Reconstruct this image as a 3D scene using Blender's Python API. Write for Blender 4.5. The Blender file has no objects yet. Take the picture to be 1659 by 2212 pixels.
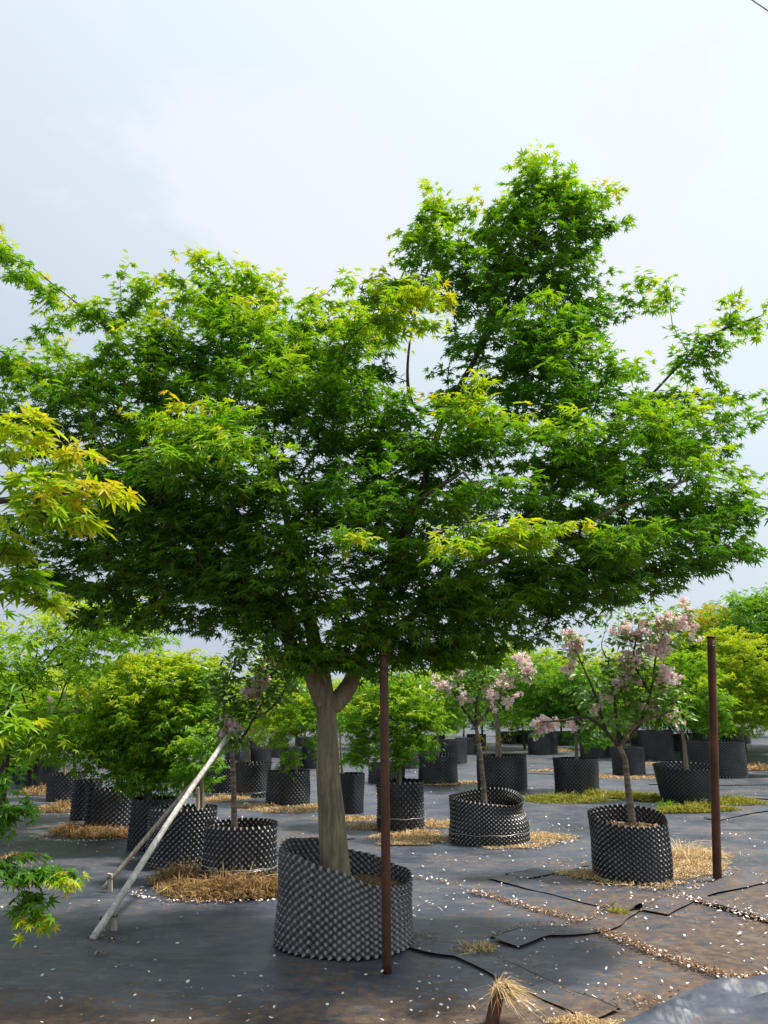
import bpy, math, random
import numpy as np
from mathutils import Vector, Matrix, noise as mnoise

# ------------------------------------------------------------------ camera, world, sun
sc = bpy.context.scene
COL = sc.collection
CAM_H = 1.55
PITCH = math.radians(14.3)
FZ, CX, CY = 1663.0, 829.5, 1106.0          # focal length and centre in plan units
cam_d = bpy.data.cameras.new('camera')
cam = bpy.data.objects.new('camera', cam_d)
COL.objects.link(cam)
cam.location = (0, 0, CAM_H)
cam.rotation_euler = (math.radians(90) + PITCH, 0, 0)
cam_d.sensor_fit = 'VERTICAL'
cam_d.sensor_height = 36.0
cam_d.lens = 36.0 * 770.0 / 1024.0
cam_d.clip_start = 0.05
cam_d.clip_end = 2000.0
sc.camera = cam

SUN_EL, SUN_AZ = math.radians(64), math.radians(86)      # azimuth measured from +Y to the right
sd = Vector((math.cos(SUN_EL) * math.sin(SUN_AZ), math.cos(SUN_EL) * math.cos(SUN_AZ), math.sin(SUN_EL)))
world = bpy.data.worlds.new('World')
sc.world = world
world.use_nodes = True
wt = world.node_tree
wt.nodes.clear()
def wn(t, **kw):
    n = wt.nodes.new(t)
    for k, v in kw.items():
        setattr(n, k, v)
    return n
w_out = wn('ShaderNodeOutputWorld'); w_bg = wn('ShaderNodeBackground')
w_bg.inputs['Strength'].default_value = 0.1
w_sky = wn('ShaderNodeTexSky', sky_type='NISHITA')
w_sky.sun_disc = False
w_sky.sun_elevation = SUN_EL
w_sky.sun_rotation = SUN_AZ
w_sky.dust_density = 3.0
w_tc = wn('ShaderNodeTexCoord')
def wmath(op, a, b=None, c=None, clamp=False):
    n = wn('ShaderNodeMath', operation=op); n.use_clamp = clamp
    for i, v in enumerate((a, b, c)):
        if v is None: continue
        if isinstance(v, (int, float)): n.inputs[i].default_value = v
        else: wt.links.new(v, n.inputs[i])
    return n.outputs[0]
def wdot(vec):
    n = wn('ShaderNodeVectorMath', operation='DOT_PRODUCT')
    wt.links.new(w_tc.outputs['Generated'], n.inputs[0]); n.inputs[1].default_value = vec
    return n.outputs['Value']
def wsmooth(x, lo, hi):
    n = wn('ShaderNodeMapRange'); n.interpolation_type = 'SMOOTHSTEP'
    wt.links.new(x, n.inputs[0]); n.inputs[1].default_value = lo; n.inputs[2].default_value = hi
    return n.outputs[0]
def wnoise(scale, detail, rough, zs=1.6, off=0.0):
    mp = wn('ShaderNodeMapping'); wt.links.new(w_tc.outputs['Generated'], mp.inputs['Vector'])
    mp.inputs['Scale'].default_value = (1, 1, zs); mp.inputs['Location'].default_value = (off, off * .7, off * .3)
    n = wn('ShaderNodeTexNoise'); wt.links.new(mp.outputs[0], n.inputs['Vector'])
    n.inputs['Scale'].default_value = scale; n.inputs['Detail'].default_value = detail; n.inputs['Roughness'].default_value = rough
    return n.outputs['Fac']
def raydir(zx, zy):
    u = Vector((0, -math.sin(PITCH), math.cos(PITCH))); f = Vector((0, math.cos(PITCH), math.sin(PITCH)))
    return (Vector((1, 0, 0)) * ((zx - CX) / FZ) - u * ((zy - CY) / FZ) + f)
n1 = wnoise(3.6, 6, .55, 1.8, 3.1)
n2 = wnoise(9.0, 5, .6, 1.5, 7.7)
glow = wsmooth(wdot(sd), -0.15, .9)
# thin veil of cloud: brighter towards the veiled sun, thicker puffs on top
veil = wn('ShaderNodeMix', data_type='RGBA')
wt.links.new(glow, veil.inputs['Factor'])
veil.inputs['A'].default_value = (4.0, 4.55, 5.45, 1); veil.inputs['B'].default_value = (7.0, 7.9, 8.2, 1)
puff = None
for (zx, zy, c0, amp) in ((575, 400, .990, .31), (690, 430, .990, .33), (755, 520, .992, .32), (1430, 510, .989, .3), (1385, 190, .993, .2), (1400, 770, .993, .22)):
    d = raydir(zx, zy).normalized()
    b = wmath('MULTIPLY', wsmooth(wdot(d), c0, .9995), amp)
    puff = b if puff is None else wmath('ADD', puff, b)
pn = wmath('ADD', wmath('ADD', wmath('MULTIPLY', n1, 1.0), wmath('MULTIPLY', n2, .65)), wmath('ADD', puff, -.325))
pm = wsmooth(pn, .58, .80)
cl = wn('ShaderNodeMix', data_type='RGBA')
wt.links.new(wmath('MULTIPLY', pm, .75), cl.inputs['Factor'])
wt.links.new(veil.outputs['Result'], cl.inputs['A']); cl.inputs['B'].default_value = (6.9, 7.2, 7.6, 1)
mixs = wn('ShaderNodeMix', data_type='RGBA')
mixs.inputs['Factor'].default_value = .93
wt.links.new(w_sky.outputs[0], mixs.inputs['A']); wt.links.new(cl.outputs['Result'], mixs.inputs['B'])
wt.links.new(mixs.outputs['Result'], w_bg.inputs['Color'])
wt.links.new(w_bg.outputs[0], w_out.inputs['Surface'])

sun_d = bpy.data.lights.new('sun', 'SUN'); sun_d.energy = 4.8; sun_d.angle = math.radians(5); sun_d.color = (1, .95, .86)
sun = bpy.data.objects.new('sun', sun_d); COL.objects.link(sun)
sun.rotation_euler = sd.to_track_quat('Z', 'Y').to_euler(); sun.location = (10, 5, 20)
vs = sc.view_settings
vs.view_transform = 'Standard'; vs.look = 'None'; vs.exposure = 0.45; vs.gamma = 1.0; vs.use_curve_mapping = False
sc.cycles.max_bounces = 8; sc.cycles.transmission_bounces = 5; sc.cycles.diffuse_bounces = 4
sc.cycles.use_denoising = True

# ------------------------------------------------------------------ helpers
def P(zx, zy, Y):
    d = raydir(zx, zy); s = Y / d.y
    return Vector((d.x * s, Y, CAM_H + d.z * s))
def G(zx, zy):
    d = raydir(zx, zy); s = -CAM_H / d.z
    return Vector((d.x * s, d.y * s, 0))
def depth_of(p):
    return p.y * math.cos(PITCH) + (p.z - CAM_H) * math.sin(PITCH)

def tag(o, label=None, cat=None, group=None, kind=None):
    if label: o['label'] = label
    if cat: o['category'] = cat
    if group: o['group'] = group
    if kind: o['kind'] = kind
    return o
def empty(name, loc, label, cat, group=None):
    o = bpy.data.objects.new(name, None); COL.objects.link(o); o.location = loc
    o.empty_display_size = .2
    return tag(o, label, cat, group)
def npmesh(name, V, faces, attrs=None, smooth=True):
    """V (n,3) array; faces = list of (m,k) int arrays"""
    me = bpy.data.meshes.new(name)
    V = np.asarray(V, dtype=np.float32)
    me.vertices.add(len(V)); me.vertices.foreach_set('co', V.ravel())
    loops = np.concatenate([f.ravel() for f in faces]).astype(np.int32)
    tot = np.concatenate([np.full(len(f), f.shape[1], dtype=np.int32) for f in faces])
    start = np.concatenate([[0], np.cumsum(tot)[:-1]]).astype(np.int32)
    me.loops.add(len(loops)); me.loops.foreach_set('vertex_index', loops)
    me.polygons.add(len(tot)); me.polygons.foreach_set('loop_start', start); me.polygons.foreach_set('loop_total', tot)
    me.polygons.foreach_set('use_smooth', np.full(len(tot), smooth, dtype=bool))
    for k, a in (attrs or {}).items():
        at = me.attributes.new(k, 'FLOAT', 'POINT'); at.data.foreach_set('value', np.asarray(a, dtype=np.float32))
    me.update(calc_edges=True)
    return me
def obj(name, me, mat=None, parent=None, loc=None):
    o = bpy.data.objects.new(name, me); COL.objects.link(o)
    if mat is not None and not me.materials: me.materials.append(mat)
    if parent is not None: o.parent = parent
    if loc is not None: o.location = loc
    return o
class MB:
    def __init__(s): s.v = []; s.f = {}; s.n = 0; s.a = []
    def add(s, V, F, a=0.0):
        V = np.asarray(V, dtype=float); F = np.asarray(F)
        if F.ndim == 1: F = F[None]
        s.v.append(V); s.f.setdefault(F.shape[1], []).append(F + s.n); s.n += len(V)
        s.a.append(np.full(len(V), a, dtype=float))
    def mesh(s, name, smooth=True):
        return npmesh(name, np.concatenate(s.v), [np.concatenate(x) for x in s.f.values()], {'tint': np.concatenate(s.a)}, smooth)
def sweep(mb, pts, rad, sides, a=0.0, cap=True, wob=0.0, rng=None):
    pts = np.asarray(pts, float); n = len(pts)
    tan = np.gradient(pts, axis=0); tan /= np.linalg.norm(tan, axis=1)[:, None] + 1e-9
    ref = np.array([0., 0, 1]) if abs(tan[0][2]) < .9 else np.array([1., 0, 0])
    V = np.zeros((n, sides, 3)); th = np.arange(sides) * 2 * np.pi / sides
    for i in range(n):
        x = np.cross(ref, tan[i]); x /= np.linalg.norm(x) + 1e-9
        y = np.cross(tan[i], x); ref = np.cross(tan[i], x) * 0 + (y if False else ref - tan[i] * ref.dot(tan[i]))
        if np.linalg.norm(ref) < 1e-3: ref = y
        ref = ref / np.linalg.norm(ref)
        r = rad[i] * np.ones(sides)
        if wob and rng is not None: r = r * (1 + wob * (np.sin(th * 2 + i * .09) * .6 + np.sin(th * 5 + 1.3 + i * .05) * .4))
        V[i] = pts[i] + (np.cos(th) * r)[:, None] * x + (np.sin(th) * r)[:, None] * y
    idx = np.arange(n * sides).reshape(n, sides); nx = np.roll(idx, -1, axis=1)
    F = np.stack([idx[:-1], nx[:-1], nx[1:], idx[1:]], axis=-1).reshape(-1, 4)
    base = mb.n
    mb.add(V.reshape(-1, 3), F, a)
    if cap and sides > 2:
        for row, rev in ((0, True), (n - 1, False)):
            ids = idx[row][::-1] if rev else idx[row]
            mb.f.setdefault(sides, []).append((ids + base)[None])
def catmull(pts, step):
    pts = [np.array(p, float) for p in pts]
    if len(pts) == 2: pts = [pts[0], (pts[0] + pts[1]) / 2, pts[1]]
    ext = [2 * pts[0] - pts[1]] + pts + [2 * pts[-1] - pts[-2]]
    out = [pts[0]]
    for i in range(1, len(ext) - 2):
        p0, p1, p2, p3 = ext[i - 1:i + 3]
        m = max(1, int(np.linalg.norm(p2[:3] - p1[:3]) / step))
        for k in range(1, m + 1):
            t = k / m
            out.append(.5 * (2 * p1 + (p2 - p0) * t + (2 * p0 - 5 * p1 + 4 * p2 - p3) * t * t + (3 * p1 - p0 - 3 * p2 + p3) * t ** 3))
    return np.array(out)

# ------------------------------------------------------------------ materials
def mat(name):
    m = bpy.data.materials.new(name); m.use_nodes = True; nt = m.node_tree; nt.nodes.clear()
    out = nt.nodes.new('ShaderNodeOutputMaterial')
    class N: pass
    h = N(); h.m = m; h.nt = nt; h.out = out
    def node(t, inp=None, **kw):
        n = nt.nodes.new(t)
        for k, v in kw.items(): setattr(n, k, v)
        for k, v in (inp or {}).items():
            s = n.inputs[k]
            if hasattr(v, 'is_linked') or isinstance(v, bpy.types.NodeSocket): nt.links.new(v, s)
            else: s.default_value = v
        return n
    h.node = node
    def noise(scale, detail=4, rough=.55, vec=None, mscale=None):
        if vec is None: vec = node('ShaderNodeTexCoord').outputs['Object']
        if mscale: vec = node('ShaderNodeMapping', {'Vector': vec, 'Scale': mscale}).outputs[0]
        return node('ShaderNodeTexNoise', {'Vector': vec, 'Scale': scale, 'Detail': detail, 'Roughness': rough}).outputs['Fac']
    h.noise = noise
    def ramp(fac, stops):
        r = node('ShaderNodeValToRGB', {'Fac': fac}); cr = r.color_ramp
        while len(cr.elements) < len(stops): cr.elements.new(.5)
        for e, (p, c) in zip(cr.elements, stops):
            e.position = p; e.color = (*c, 1) if len(c) == 3 else c
        return r.outputs['Color']
    h.ramp = ramp
    def mix(f, a, b, blend='MIX'):
        n = node('ShaderNodeMix', data_type='RGBA', blend_type=blend)
        for s, v in ((n.inputs['Factor'], f), (n.inputs['A'], a), (n.inputs['B'], b)):
            if isinstance(v, bpy.types.NodeSocket): nt.links.new(v, s)
            else: s.default_value = v if not isinstance(v, tuple) or len(v) == 4 else (*v, 1)
        return n.outputs['Result']
    h.mix = mix
    def step(x, lo, hi):
        n = node('ShaderNodeMapRange', {0: x, 1: lo, 2: hi}, interpolation_type='SMOOTHSTEP')
        return n.outputs[0]
    h.step = step
    def math_(op, a, b=0.0):
        return node('ShaderNodeMath', {0: a, 1: b}, operation=op).outputs[0]
    h.math = math_
    def pbr(color, rough=.6, spec=.4, bump=None, bs=.3, bd=.01):
        b = node('ShaderNodeBsdfPrincipled', {'Base Color': color if isinstance(color, bpy.types.NodeSocket) else (*color, 1), 'Roughness': rough, 'Specular IOR Level': spec})
        if bump is not None:
            bn = node('ShaderNodeBump', {'Height': bump, 'Strength': bs, 'Distance': bd}); nt.links.new(bn.outputs[0], b.inputs['Normal'])
        nt.links.new(b.outputs[0], out.inputs[0]); return b
    h.pbr = pbr
    return h
def leaf_mat(name, stops, trans=.56, gloss=.025, rough=.45, tt=(1.0, 1.0, .35, 1)):
    h = mat(name)
    a = h.node('ShaderNodeAttribute', attribute_name='tint').outputs['Fac']
    c = h.ramp(a, stops)
    ct = h.mix(.6, c, tt, 'MULTIPLY')
    d = h.node('ShaderNodeBsdfDiffuse', {'Color': c}); t = h.node('ShaderNodeBsdfTranslucent', {'Color': ct})
    g = h.node('ShaderNodeBsdfGlossy', {'Color': (1, 1, 1, 1), 'Roughness': rough})
    m1 = h.node('ShaderNodeMixShader', {0: trans, 1: d.outputs[0], 2: t.outputs[0]})
    m2 = h.node('ShaderNodeMixShader', {0: gloss, 1: m1.outputs[0], 2: g.outputs[0]})
    h.nt.links.new(m2.outputs[0], h.out.inputs[0]); return h.m
M = {}
M['leaf'] = leaf_mat('maple_leaf', [(0, (.038, .135, .010)), (.3, (.11, .29, .009)), (.55, (.28, .50, .011)), (.78, (.56, .62, .018)), (.90, (.66, .46, .025)), (1, (.60, .22, .05))])
M['cherry_leaf'] = leaf_mat('cherry_leaf', [(0, (.06, .18, .02)), (.5, (.17, .34, .03)), (.8, (.36, .42, .05)), (1, (.46, .22, .06))], .35, .07)
M['blossom'] = leaf_mat('pink_blossom', [(0, (.86, .58, .55)), (.5, (.93, .75, .72)), (1, (.97, .93, .91))], .38, .02, .45, (1, 1, 1, 1))
M['petal'] = leaf_mat('fallen_petal', [(0, (.55, .42, .36)), (.4, (.80, .70, .66)), (1, (.9, .86, .82))], .15, .02, .45, (1, 1, 1, 1))
M['straw'] = leaf_mat('dry_straw', [(0, (.19, .11, .04)), (.4, (.37, .235, .095)), (.75, (.57, .39, .18)), (1, (.72, .58, .36))], .2, .03, .45, (1, .95, .8, 1))
M['weed'] = leaf_mat('yellow_green_weed', [(0, (.10, .16, .02)), (.5, (.26, .26, .03)), (1, (.42, .35, .05))], .3, .02)
M['litter'] = leaf_mat('leaf_litter', [(0, (.08, .04, .02)), (.4, (.22, .10, .045)), (.8, (.42, .25, .12)), (1, (.6, .45, .3))], .1, .02)

h = mat('maple_bark')
n = h.noise(9, 6, .65, mscale=(3.5, 3.5, .5)); n2_ = h.noise(2.2, 3)
nf = h.noise(60, 3, .6, mscale=(2, 2, .25))
c = h.mix(h.step(n, .35, .68), (.14, .115, .075), (.29, .24, .16)); c = h.mix(h.step(n2_, .45, .7), c, (.22, .20, .125)); c = h.mix(h.step(nf, .55, .75), c, (.115, .095, .066))
h.pbr(c, .85, .2, h.math('ADD', h.math('MULTIPLY', n, .7), h.math('MULTIPLY', nf, .4)), .45, .012); M['bark'] = h.m
h = mat('shaded_twig_bark'); n = h.noise(14, 4); h.pbr(h.mix(n, (.045, .035, .028), (.10, .08, .055)), .8, .2); M['twig'] = h.m  # darker than trunk bark: crown shade on thin branches is in the colour
h = mat('cherry_bark'); n = h.noise(6, 5, .6, mscale=(1, 1, 5)); h.pbr(h.mix(h.step(n, .35, .7), (.10, .065, .045), (.30, .24, .18)), .7, .3, n, .5, .01); M['cherry_bark'] = h.m

def plastic(name, c1, c2, dust_glint, rough):
    h = mat(name); n = h.noise(3.5, 5, .6); nf = h.noise(40, 3, .6)
    c = h.mix(h.step(n, .35, .7), c1, c2)
    geo = h.node('ShaderNodeNewGeometry'); up = h.node('ShaderNodeSeparateXYZ', {0: geo.outputs['Normal']}).outputs['Z']
    f = h.math('MULTIPLY', h.step(h.math('ADD', up, h.math('MULTIPLY', nf, .4)), .42, .95), dust_glint)  # settled dust plus sky glints painted onto the upward facets
    c = h.mix(f, c, (.44, .42, .40))
    h.pbr(c, rough, .5); return h.m
M['pot_dusty'] = plastic('dusty_black_plastic', (.065, .066, .073), (.12, .12, .125), .6, .42)
M['pot_black'] = plastic('black_plastic', (.012, .012, .015), (.03, .031, .037), .8, .32)
M['pot_dark'] = plastic('faded_dark_plastic', (.012, .012, .014), (.024, .024, .03), .5, .4)
h = mat('rusty_steel'); n = h.noise(7, 6, .65); ns = h.noise(3, 4, .6, mscale=(1, 1, .25))
c = h.ramp(h.math('ADD', h.math('MULTIPLY', n, .6), h.math('MULTIPLY', ns, .4)), [(.3, (.035, .016, .010)), (.5, (.085, .030, .014)), (.62, (.15, .055, .022)), (.75, (.24, .12, .06))])
b = h.pbr(c, .5, .5, n, .25, .004); b.inputs['Metallic'].default_value = .25; M['rust'] = h.m
h = mat('weathered_wood'); n = h.noise(12, 5, .6, mscale=(4, 4, .4)); h.pbr(h.mix(h.step(n, .3, .7), (.25, .20, .14), (.52, .46, .37)), .8, .2, n, .4, .005); M['wood'] = h.m
h = mat('pale_bamboo'); n = h.noise(10, 4, .6, mscale=(3, 3, .6)); h.pbr(h.mix(h.step(n, .3, .75), (.33, .31, .28), (.66, .64, .60)), .6, .35, n, .3, .004); M['bamboo'] = h.m
h = mat('galvanised_wire'); b = h.pbr((.5, .5, .5), .35, .5); b.inputs['Metallic'].default_value = .8; M['wire'] = h.m
h = mat('cable_sheath'); h.pbr((.08, .085, .09), .5, .4); M['cable'] = h.m
h = mat('potting_soil'); n = h.noise(30, 5, .7); n3 = h.noise(4, 3); h.pbr(h.mix(h.step(n, .35, .7), (.045, .026, .014), h.mix(n3, (.16, .09, .045), (.25, .17, .09))), .95, .1, n, .8, .02); M['soil'] = h.m
h = mat('dark_band'); h.pbr((.02, .02, .022), .6, .3); M['band'] = h.m

def cloth_mat(name, mudlevel, light=1.0):
    h = mat(name); tc = h.node('ShaderNodeTexCoord').outputs['Object']
    big = h.noise(.35, 4, .55, tc); mid = h.noise(1.3, 6, .6, tc); fine = h.noise(14, 5, .65, tc); grit = h.noise(90, 2, .6, tc)
    streak = h.noise(1.1, 5, .6, tc, (.5, 2.6, 1))
    wv = h.node('ShaderNodeTexWave', {'Vector': tc, 'Scale': 55.0, 'Distortion': .6, 'Detail': 1.0}, wave_type='BANDS', bands_direction='DIAGONAL').outputs['Fac']
    base = h.mix(h.step(mid, .3, .72), (.024 * light, .029 * light, .043 * light), (.056 * light, .065 * light, .090 * light))
    base = h.mix(h.math('MULTIPLY', h.step(streak, .5, .74), .5), base, (.115 * light, .112 * light, .115 * light))
    y = h.node('ShaderNodeSeparateXYZ', {0: tc}).outputs['Y']; x = h.node('ShaderNodeSeparateXYZ', {0: tc}).outputs['X']
    near = h.math('SUBTRACT', 1.0, h.step(y, 3.9, 5.2))
    right = h.step(x, .2, 2.2)
    mudn = h.math('ADD', h.math('MULTIPLY', mid, .55), h.math('MULTIPLY', fine, .45))
    lev = h.math('ADD', h.math('ADD', h.math('MULTIPLY', near, .33), h.math('MULTIPLY', h.math('MULTIPLY', right, h.math('SUBTRACT', 1.0, h.step(y, 5.5, 10))), .15)), h.math('MULTIPLY', h.math('SUBTRACT', big, .5), .22))
    mm = h.step(h.math('ADD', mudn, lev), mudlevel - .02, mudlevel + .17)
    mud = h.mix(h.step(fine, .3, .7), (.048, .028, .017), (.145, .094, .060))
    col = h.mix(h.math('MULTIPLY', mm, .9), base, mud)
    scuff = h.noise(5.5, 6, .7, tc, (.8, 1.9, 1))
    col = h.mix(h.math('MULTIPLY', h.step(scuff, .56, .68), .55), col, (.020, .020, .024))
    col = h.mix(h.math('MULTIPLY', h.step(scuff, .47, .36), .35), col, (.17, .16, .155))
    col = h.mix(h.math('MULTIPLY', h.step(grit, .66, .78), .35), col, (.26, .22, .18))
    bump = h.math('ADD', h.math('MULTIPLY', fine, .6), h.math('ADD', h.math('MULTIPLY', wv, .10), h.math('MULTIPLY', grit, .2)))
    h.pbr(col, h.ramp(mm, [(0, (.43, .43, .43)), (1, (.85, .85, .85))]), .45, bump, .35, .012)
    return h.m
M['cloth'] = cloth_mat('woven_ground_cloth', .50, 1.38)
M['cloth_new'] = cloth_mat('wrinkled_ground_cloth', .84, 1.5)

# ------------------------------------------------------------------ ground
def fbm(x, y, s, seed=0.0, oct=3):
    v = 0; a = 1
    for o in range(oct):
        v += a * mnoise.noise((x * s + seed, y * s - seed, seed * 1.7)); s *= 2.1; a *= .5
    return v
def gz(x, y):
    if y > 30 or abs(x) > 20: return -.02
    return -.012 + .010 * max(-1, min(1, fbm(x, y, .8, 4.2)))
xs = np.unique(np.concatenate([np.linspace(-400, -14, 16), np.linspace(-14, 14, 150), np.linspace(14, 400, 16)]))
ys = np.unique(np.concatenate([np.linspace(-60, 1.5, 10), np.linspace(1.5, 16, 150), np.linspace(16, 34, 40), np.linspace(34, 700, 20)]))
XX, YY = np.meshgrid(xs, ys); ZZ = np.vectorize(gz)(XX, YY)
V = np.stack([XX, YY, ZZ], -1).reshape(-1, 3); nx_ = len(xs); ny_ = len(ys)
I = np.arange(nx_ * ny_).reshape(ny_, nx_)
F = np.stack([I[:-1, :-1], I[:-1, 1:], I[1:, 1:], I[1:, :-1]], -1).reshape(-1, 4)
g = obj('ground', npmesh('ground', V, [F]), M['cloth'])
tag(g, 'dark grey woven ground cloth covering the whole nursery yard', 'ground', kind='structure')

rs = np.random.default_rng(11)
def seam(pts, label, h=.022, flap=.22, side=1, rough=.008):
    """edge of one cloth sheet lying over the next: rises gently, folds over, drops"""
    pl = catmull([np.array([*G(*p)[:2], 0]) for p in pts], .05); n = len(pl)
    t = np.gradient(pl, axis=0); t /= np.linalg.norm(t, axis=1)[:, None]
    nrm = np.stack([-t[:, 1], t[:, 0], 0 * t[:, 0]], -1) * side
    prof = [(-flap, .001), (-flap * .5, h * .35), (-.05, h * .8), (-.012, h), (.004, h * .9), (.008, h * .45), (-.004, .001)]
    mb = MB(); wig = np.array([fbm(i * .11, 2.2, 1.0, side * 3 + h * 100, 2) for i in range(n)])
    hv = np.array([max(.12, .75 + 1.7 * fbm(i * .12, 5.5, 1.0, h * 70, 3)) for i in range(n)])
    rows = []
    for (o, z) in prof:
        p = pl + nrm * (o * (np.clip(hv, .3, 1.2) if o > -.06 else 1.0) + wig * .035)[:, None]
        p = p.copy(); p[:, 2] = z * hv + .002
        rows.append(p)
    V = np.stack(rows, 1); k = len(prof)
    I = np.arange(n * k).reshape(n, k)
    F = np.stack([I[:-1, :-1], I[:-1, 1:], I[1:, 1:], I[1:, :-1]], -1)
    lo = F[:, :3].reshape(-1, 4); hi = F[:, 3:].reshape(-1, 4)
    me = npmesh('ground_cloth_edge', V.reshape(-1, 3), [lo, hi])
    me.materials.append(M['cloth']); me.materials.append(M['band'])
    mi = np.concatenate([np.zeros(len(lo), dtype=np.int32), np.ones(len(hi), dtype=np.int32)]); me.polygons.foreach_set('material_index', mi)
    o = obj('ground_cloth_edge', me); tag(o, label, 'ground cloth', kind='structure')
    return pl
S1 = seam([(1091, 1890), (1198, 1918), (1331, 1949), (1388, 1966)], 'black folded cloth edge running towards the small dry weed', .022)
S1b = seam([(1091, 1890), (1160, 1878), (1235, 1861)], 'short cloth edge leaving the straw ring of the pink cherry', .012)
S2 = seam([(1388, 1966), (1472, 1926), (1560, 1907), (1680, 1884)], 'raised black cloth edge passing the foot of the standing rusty pole', .03, side=1)
S3 = seam([(1472, 1936), (1560, 1962), (1690, 1998)], 'frayed dark cloth edge littered with petals beside the rusty pole', .028, side=-1)
S4 = seam([(1056, 2029), (1140, 2002), (1255, 1994), (1324, 1954)], 'wavy cloth edge joining two muddy sheets', .013)
S7 = seam([(890, 2015), (960, 2040), (1049, 2058), (1213, 2136), (1339, 2183)], 'long cloth edge crossing the mud before the big pot', .009)
S8 = seam([(1400, 1692), (1530, 1694), (1680, 1692)], 'dark cloth edge behind the tapered pot', .03)
S9 = seam([(1560, 1718), (1680, 1724)], 'dark cloth edge beside the yellow weeds', .03)
S10 = seam([(590, 1845), (680, 1815), (745, 1805)], 'thin cloth edge beyond the big maple trunk', .015)
S11 = seam([(1135, 1668), (1230, 1672), (1380, 1680)], 'cloth edge between the back rows of pots', .02)
S12 = seam([(1520, 1768), (1600, 1752), (1680, 1742)], 'cloth edge to the right of the rusty pole', .012)

# wrinkled loose sheet at the lower right
uu = np.linspace(0, 1, 150); vv = np.linspace(0, 1, 90)
top = catmull([np.array([*G(*p)[:2], 0]) for p in [(1300, 2225), (1407, 2185), (1484, 2143), (1659, 2113), (1900, 2090)]], .02)
ti = np.linspace(0, len(top) - 1, 150).astype(int); top = top[ti]
V = []
for v in vv:
    for i in range(150):
        p = top[i] + np.array([.10 * v, -1.1 * v, 0])
        w = .5 + .5 * math.sin(p[0] * 9 + p[1] * 36 + 3.5 * fbm(p[0], p[1], 1.2, 2.0))
        z = .006 + min(1, v * 8) * (.02 + .075 * w * w * max(0, .45 + 1.2 * fbm(p[0], p[1], 1.6, 5.0)) + .04 * fbm(p[0], p[1], 2.8, 9.0, 2))
        V.append((p[0], p[1], max(.004, z)))
I = np.arange(150 * 90).reshape(90, 150); F = np.stack([I[:-1, :-1], I[1:, :-1], I[1:, 1:], I[:-1, 1:]], -1).reshape(-1, 4)
o = obj('loose_ground_cloth', npmesh('loose_ground_cloth', V, [F]), M['cloth_new'])
tag(o, 'crumpled loose sheet of dark cloth with wavy wrinkles', 'ground cloth', kind='structure')

# ------------------------------------------------------------------ scatter stuff
def chips(name, pos, size, matl, label, cat, tint, flat=.35, aspect=.7, seed=1, lift=.004):
    r = np.random.default_rng(seed); n = len(pos)
    ang = r.uniform(0, 2 * np.pi, n); s = np.asarray(size) * r.uniform(.6, 1.3, n)
    tx, ty = r.normal(0, flat, n), r.normal(0, flat, n)
    a = np.stack([np.cos(ang), np.sin(ang), tx], -1); b = np.stack([-np.sin(ang), np.cos(ang), ty], -1) * aspect
    tpl = np.array([(-1, 0, 0), (-.3, .8, .12), (.6, .7, .05), (1, 0, .2), (.5, -.8, .06), (-.4, -.7, .1)]) * .5
    Vv = pos[:, None, :] + s[:, None, None] * (tpl[None, :, 0:1] * a[:, None] + tpl[None, :, 1:2] * b[:, None] + tpl[None, :, 2:3] * np.array([0, 0, 1.]))
    Vv[:, :, 2] += lift + .12 * s[:, None]
    Vv[:, :, 2] = np.maximum(Vv[:, :, 2], lift * .5)
    F = np.arange(n)[:, None] * 6 + np.arange(6)[None]
    o = obj(name, npmesh(name, Vv.reshape(-1, 3), [F], {'tint': np.repeat(tint, 6)}, False), matl)
    return tag(o, label, cat, kind='stuff')
def blades(pos, dirs, L, w, bend, r):
    """blade = 2 segments tapered: 5 verts, 1 quad + 1 tri"""
    n = len(pos); d = dirs / (np.linalg.norm(dirs, axis=1)[:, None] + 1e-9)
    sidev = np.cross(d, np.array([0, 0, 1.]) + r.normal(0, .3, (n, 3))); sidev /= np.linalg.norm(sidev, axis=1)[:, None] + 1e-9
    h = d.copy(); h[:, 2] = 0
    mid = pos + d * (L * .55)[:, None]; tip = pos + d * (L * .9)[:, None] + h * (bend * L)[:, None]; tip[:, 2] -= bend * L * .6
    tip[:, 2] = np.maximum(tip[:, 2], .003)
    W = sidev * (w[:, None] if np.ndim(w) else w)
    V = np.stack([pos - W, pos + W, mid + W * .7, mid - W * .7, tip], 1)
    B = np.arange(n)[:, None] * 5
    return V.reshape(-1, 3), B + np.array([[0, 1, 2, 3]]), B + np.array([[3, 2, 4]])
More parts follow.
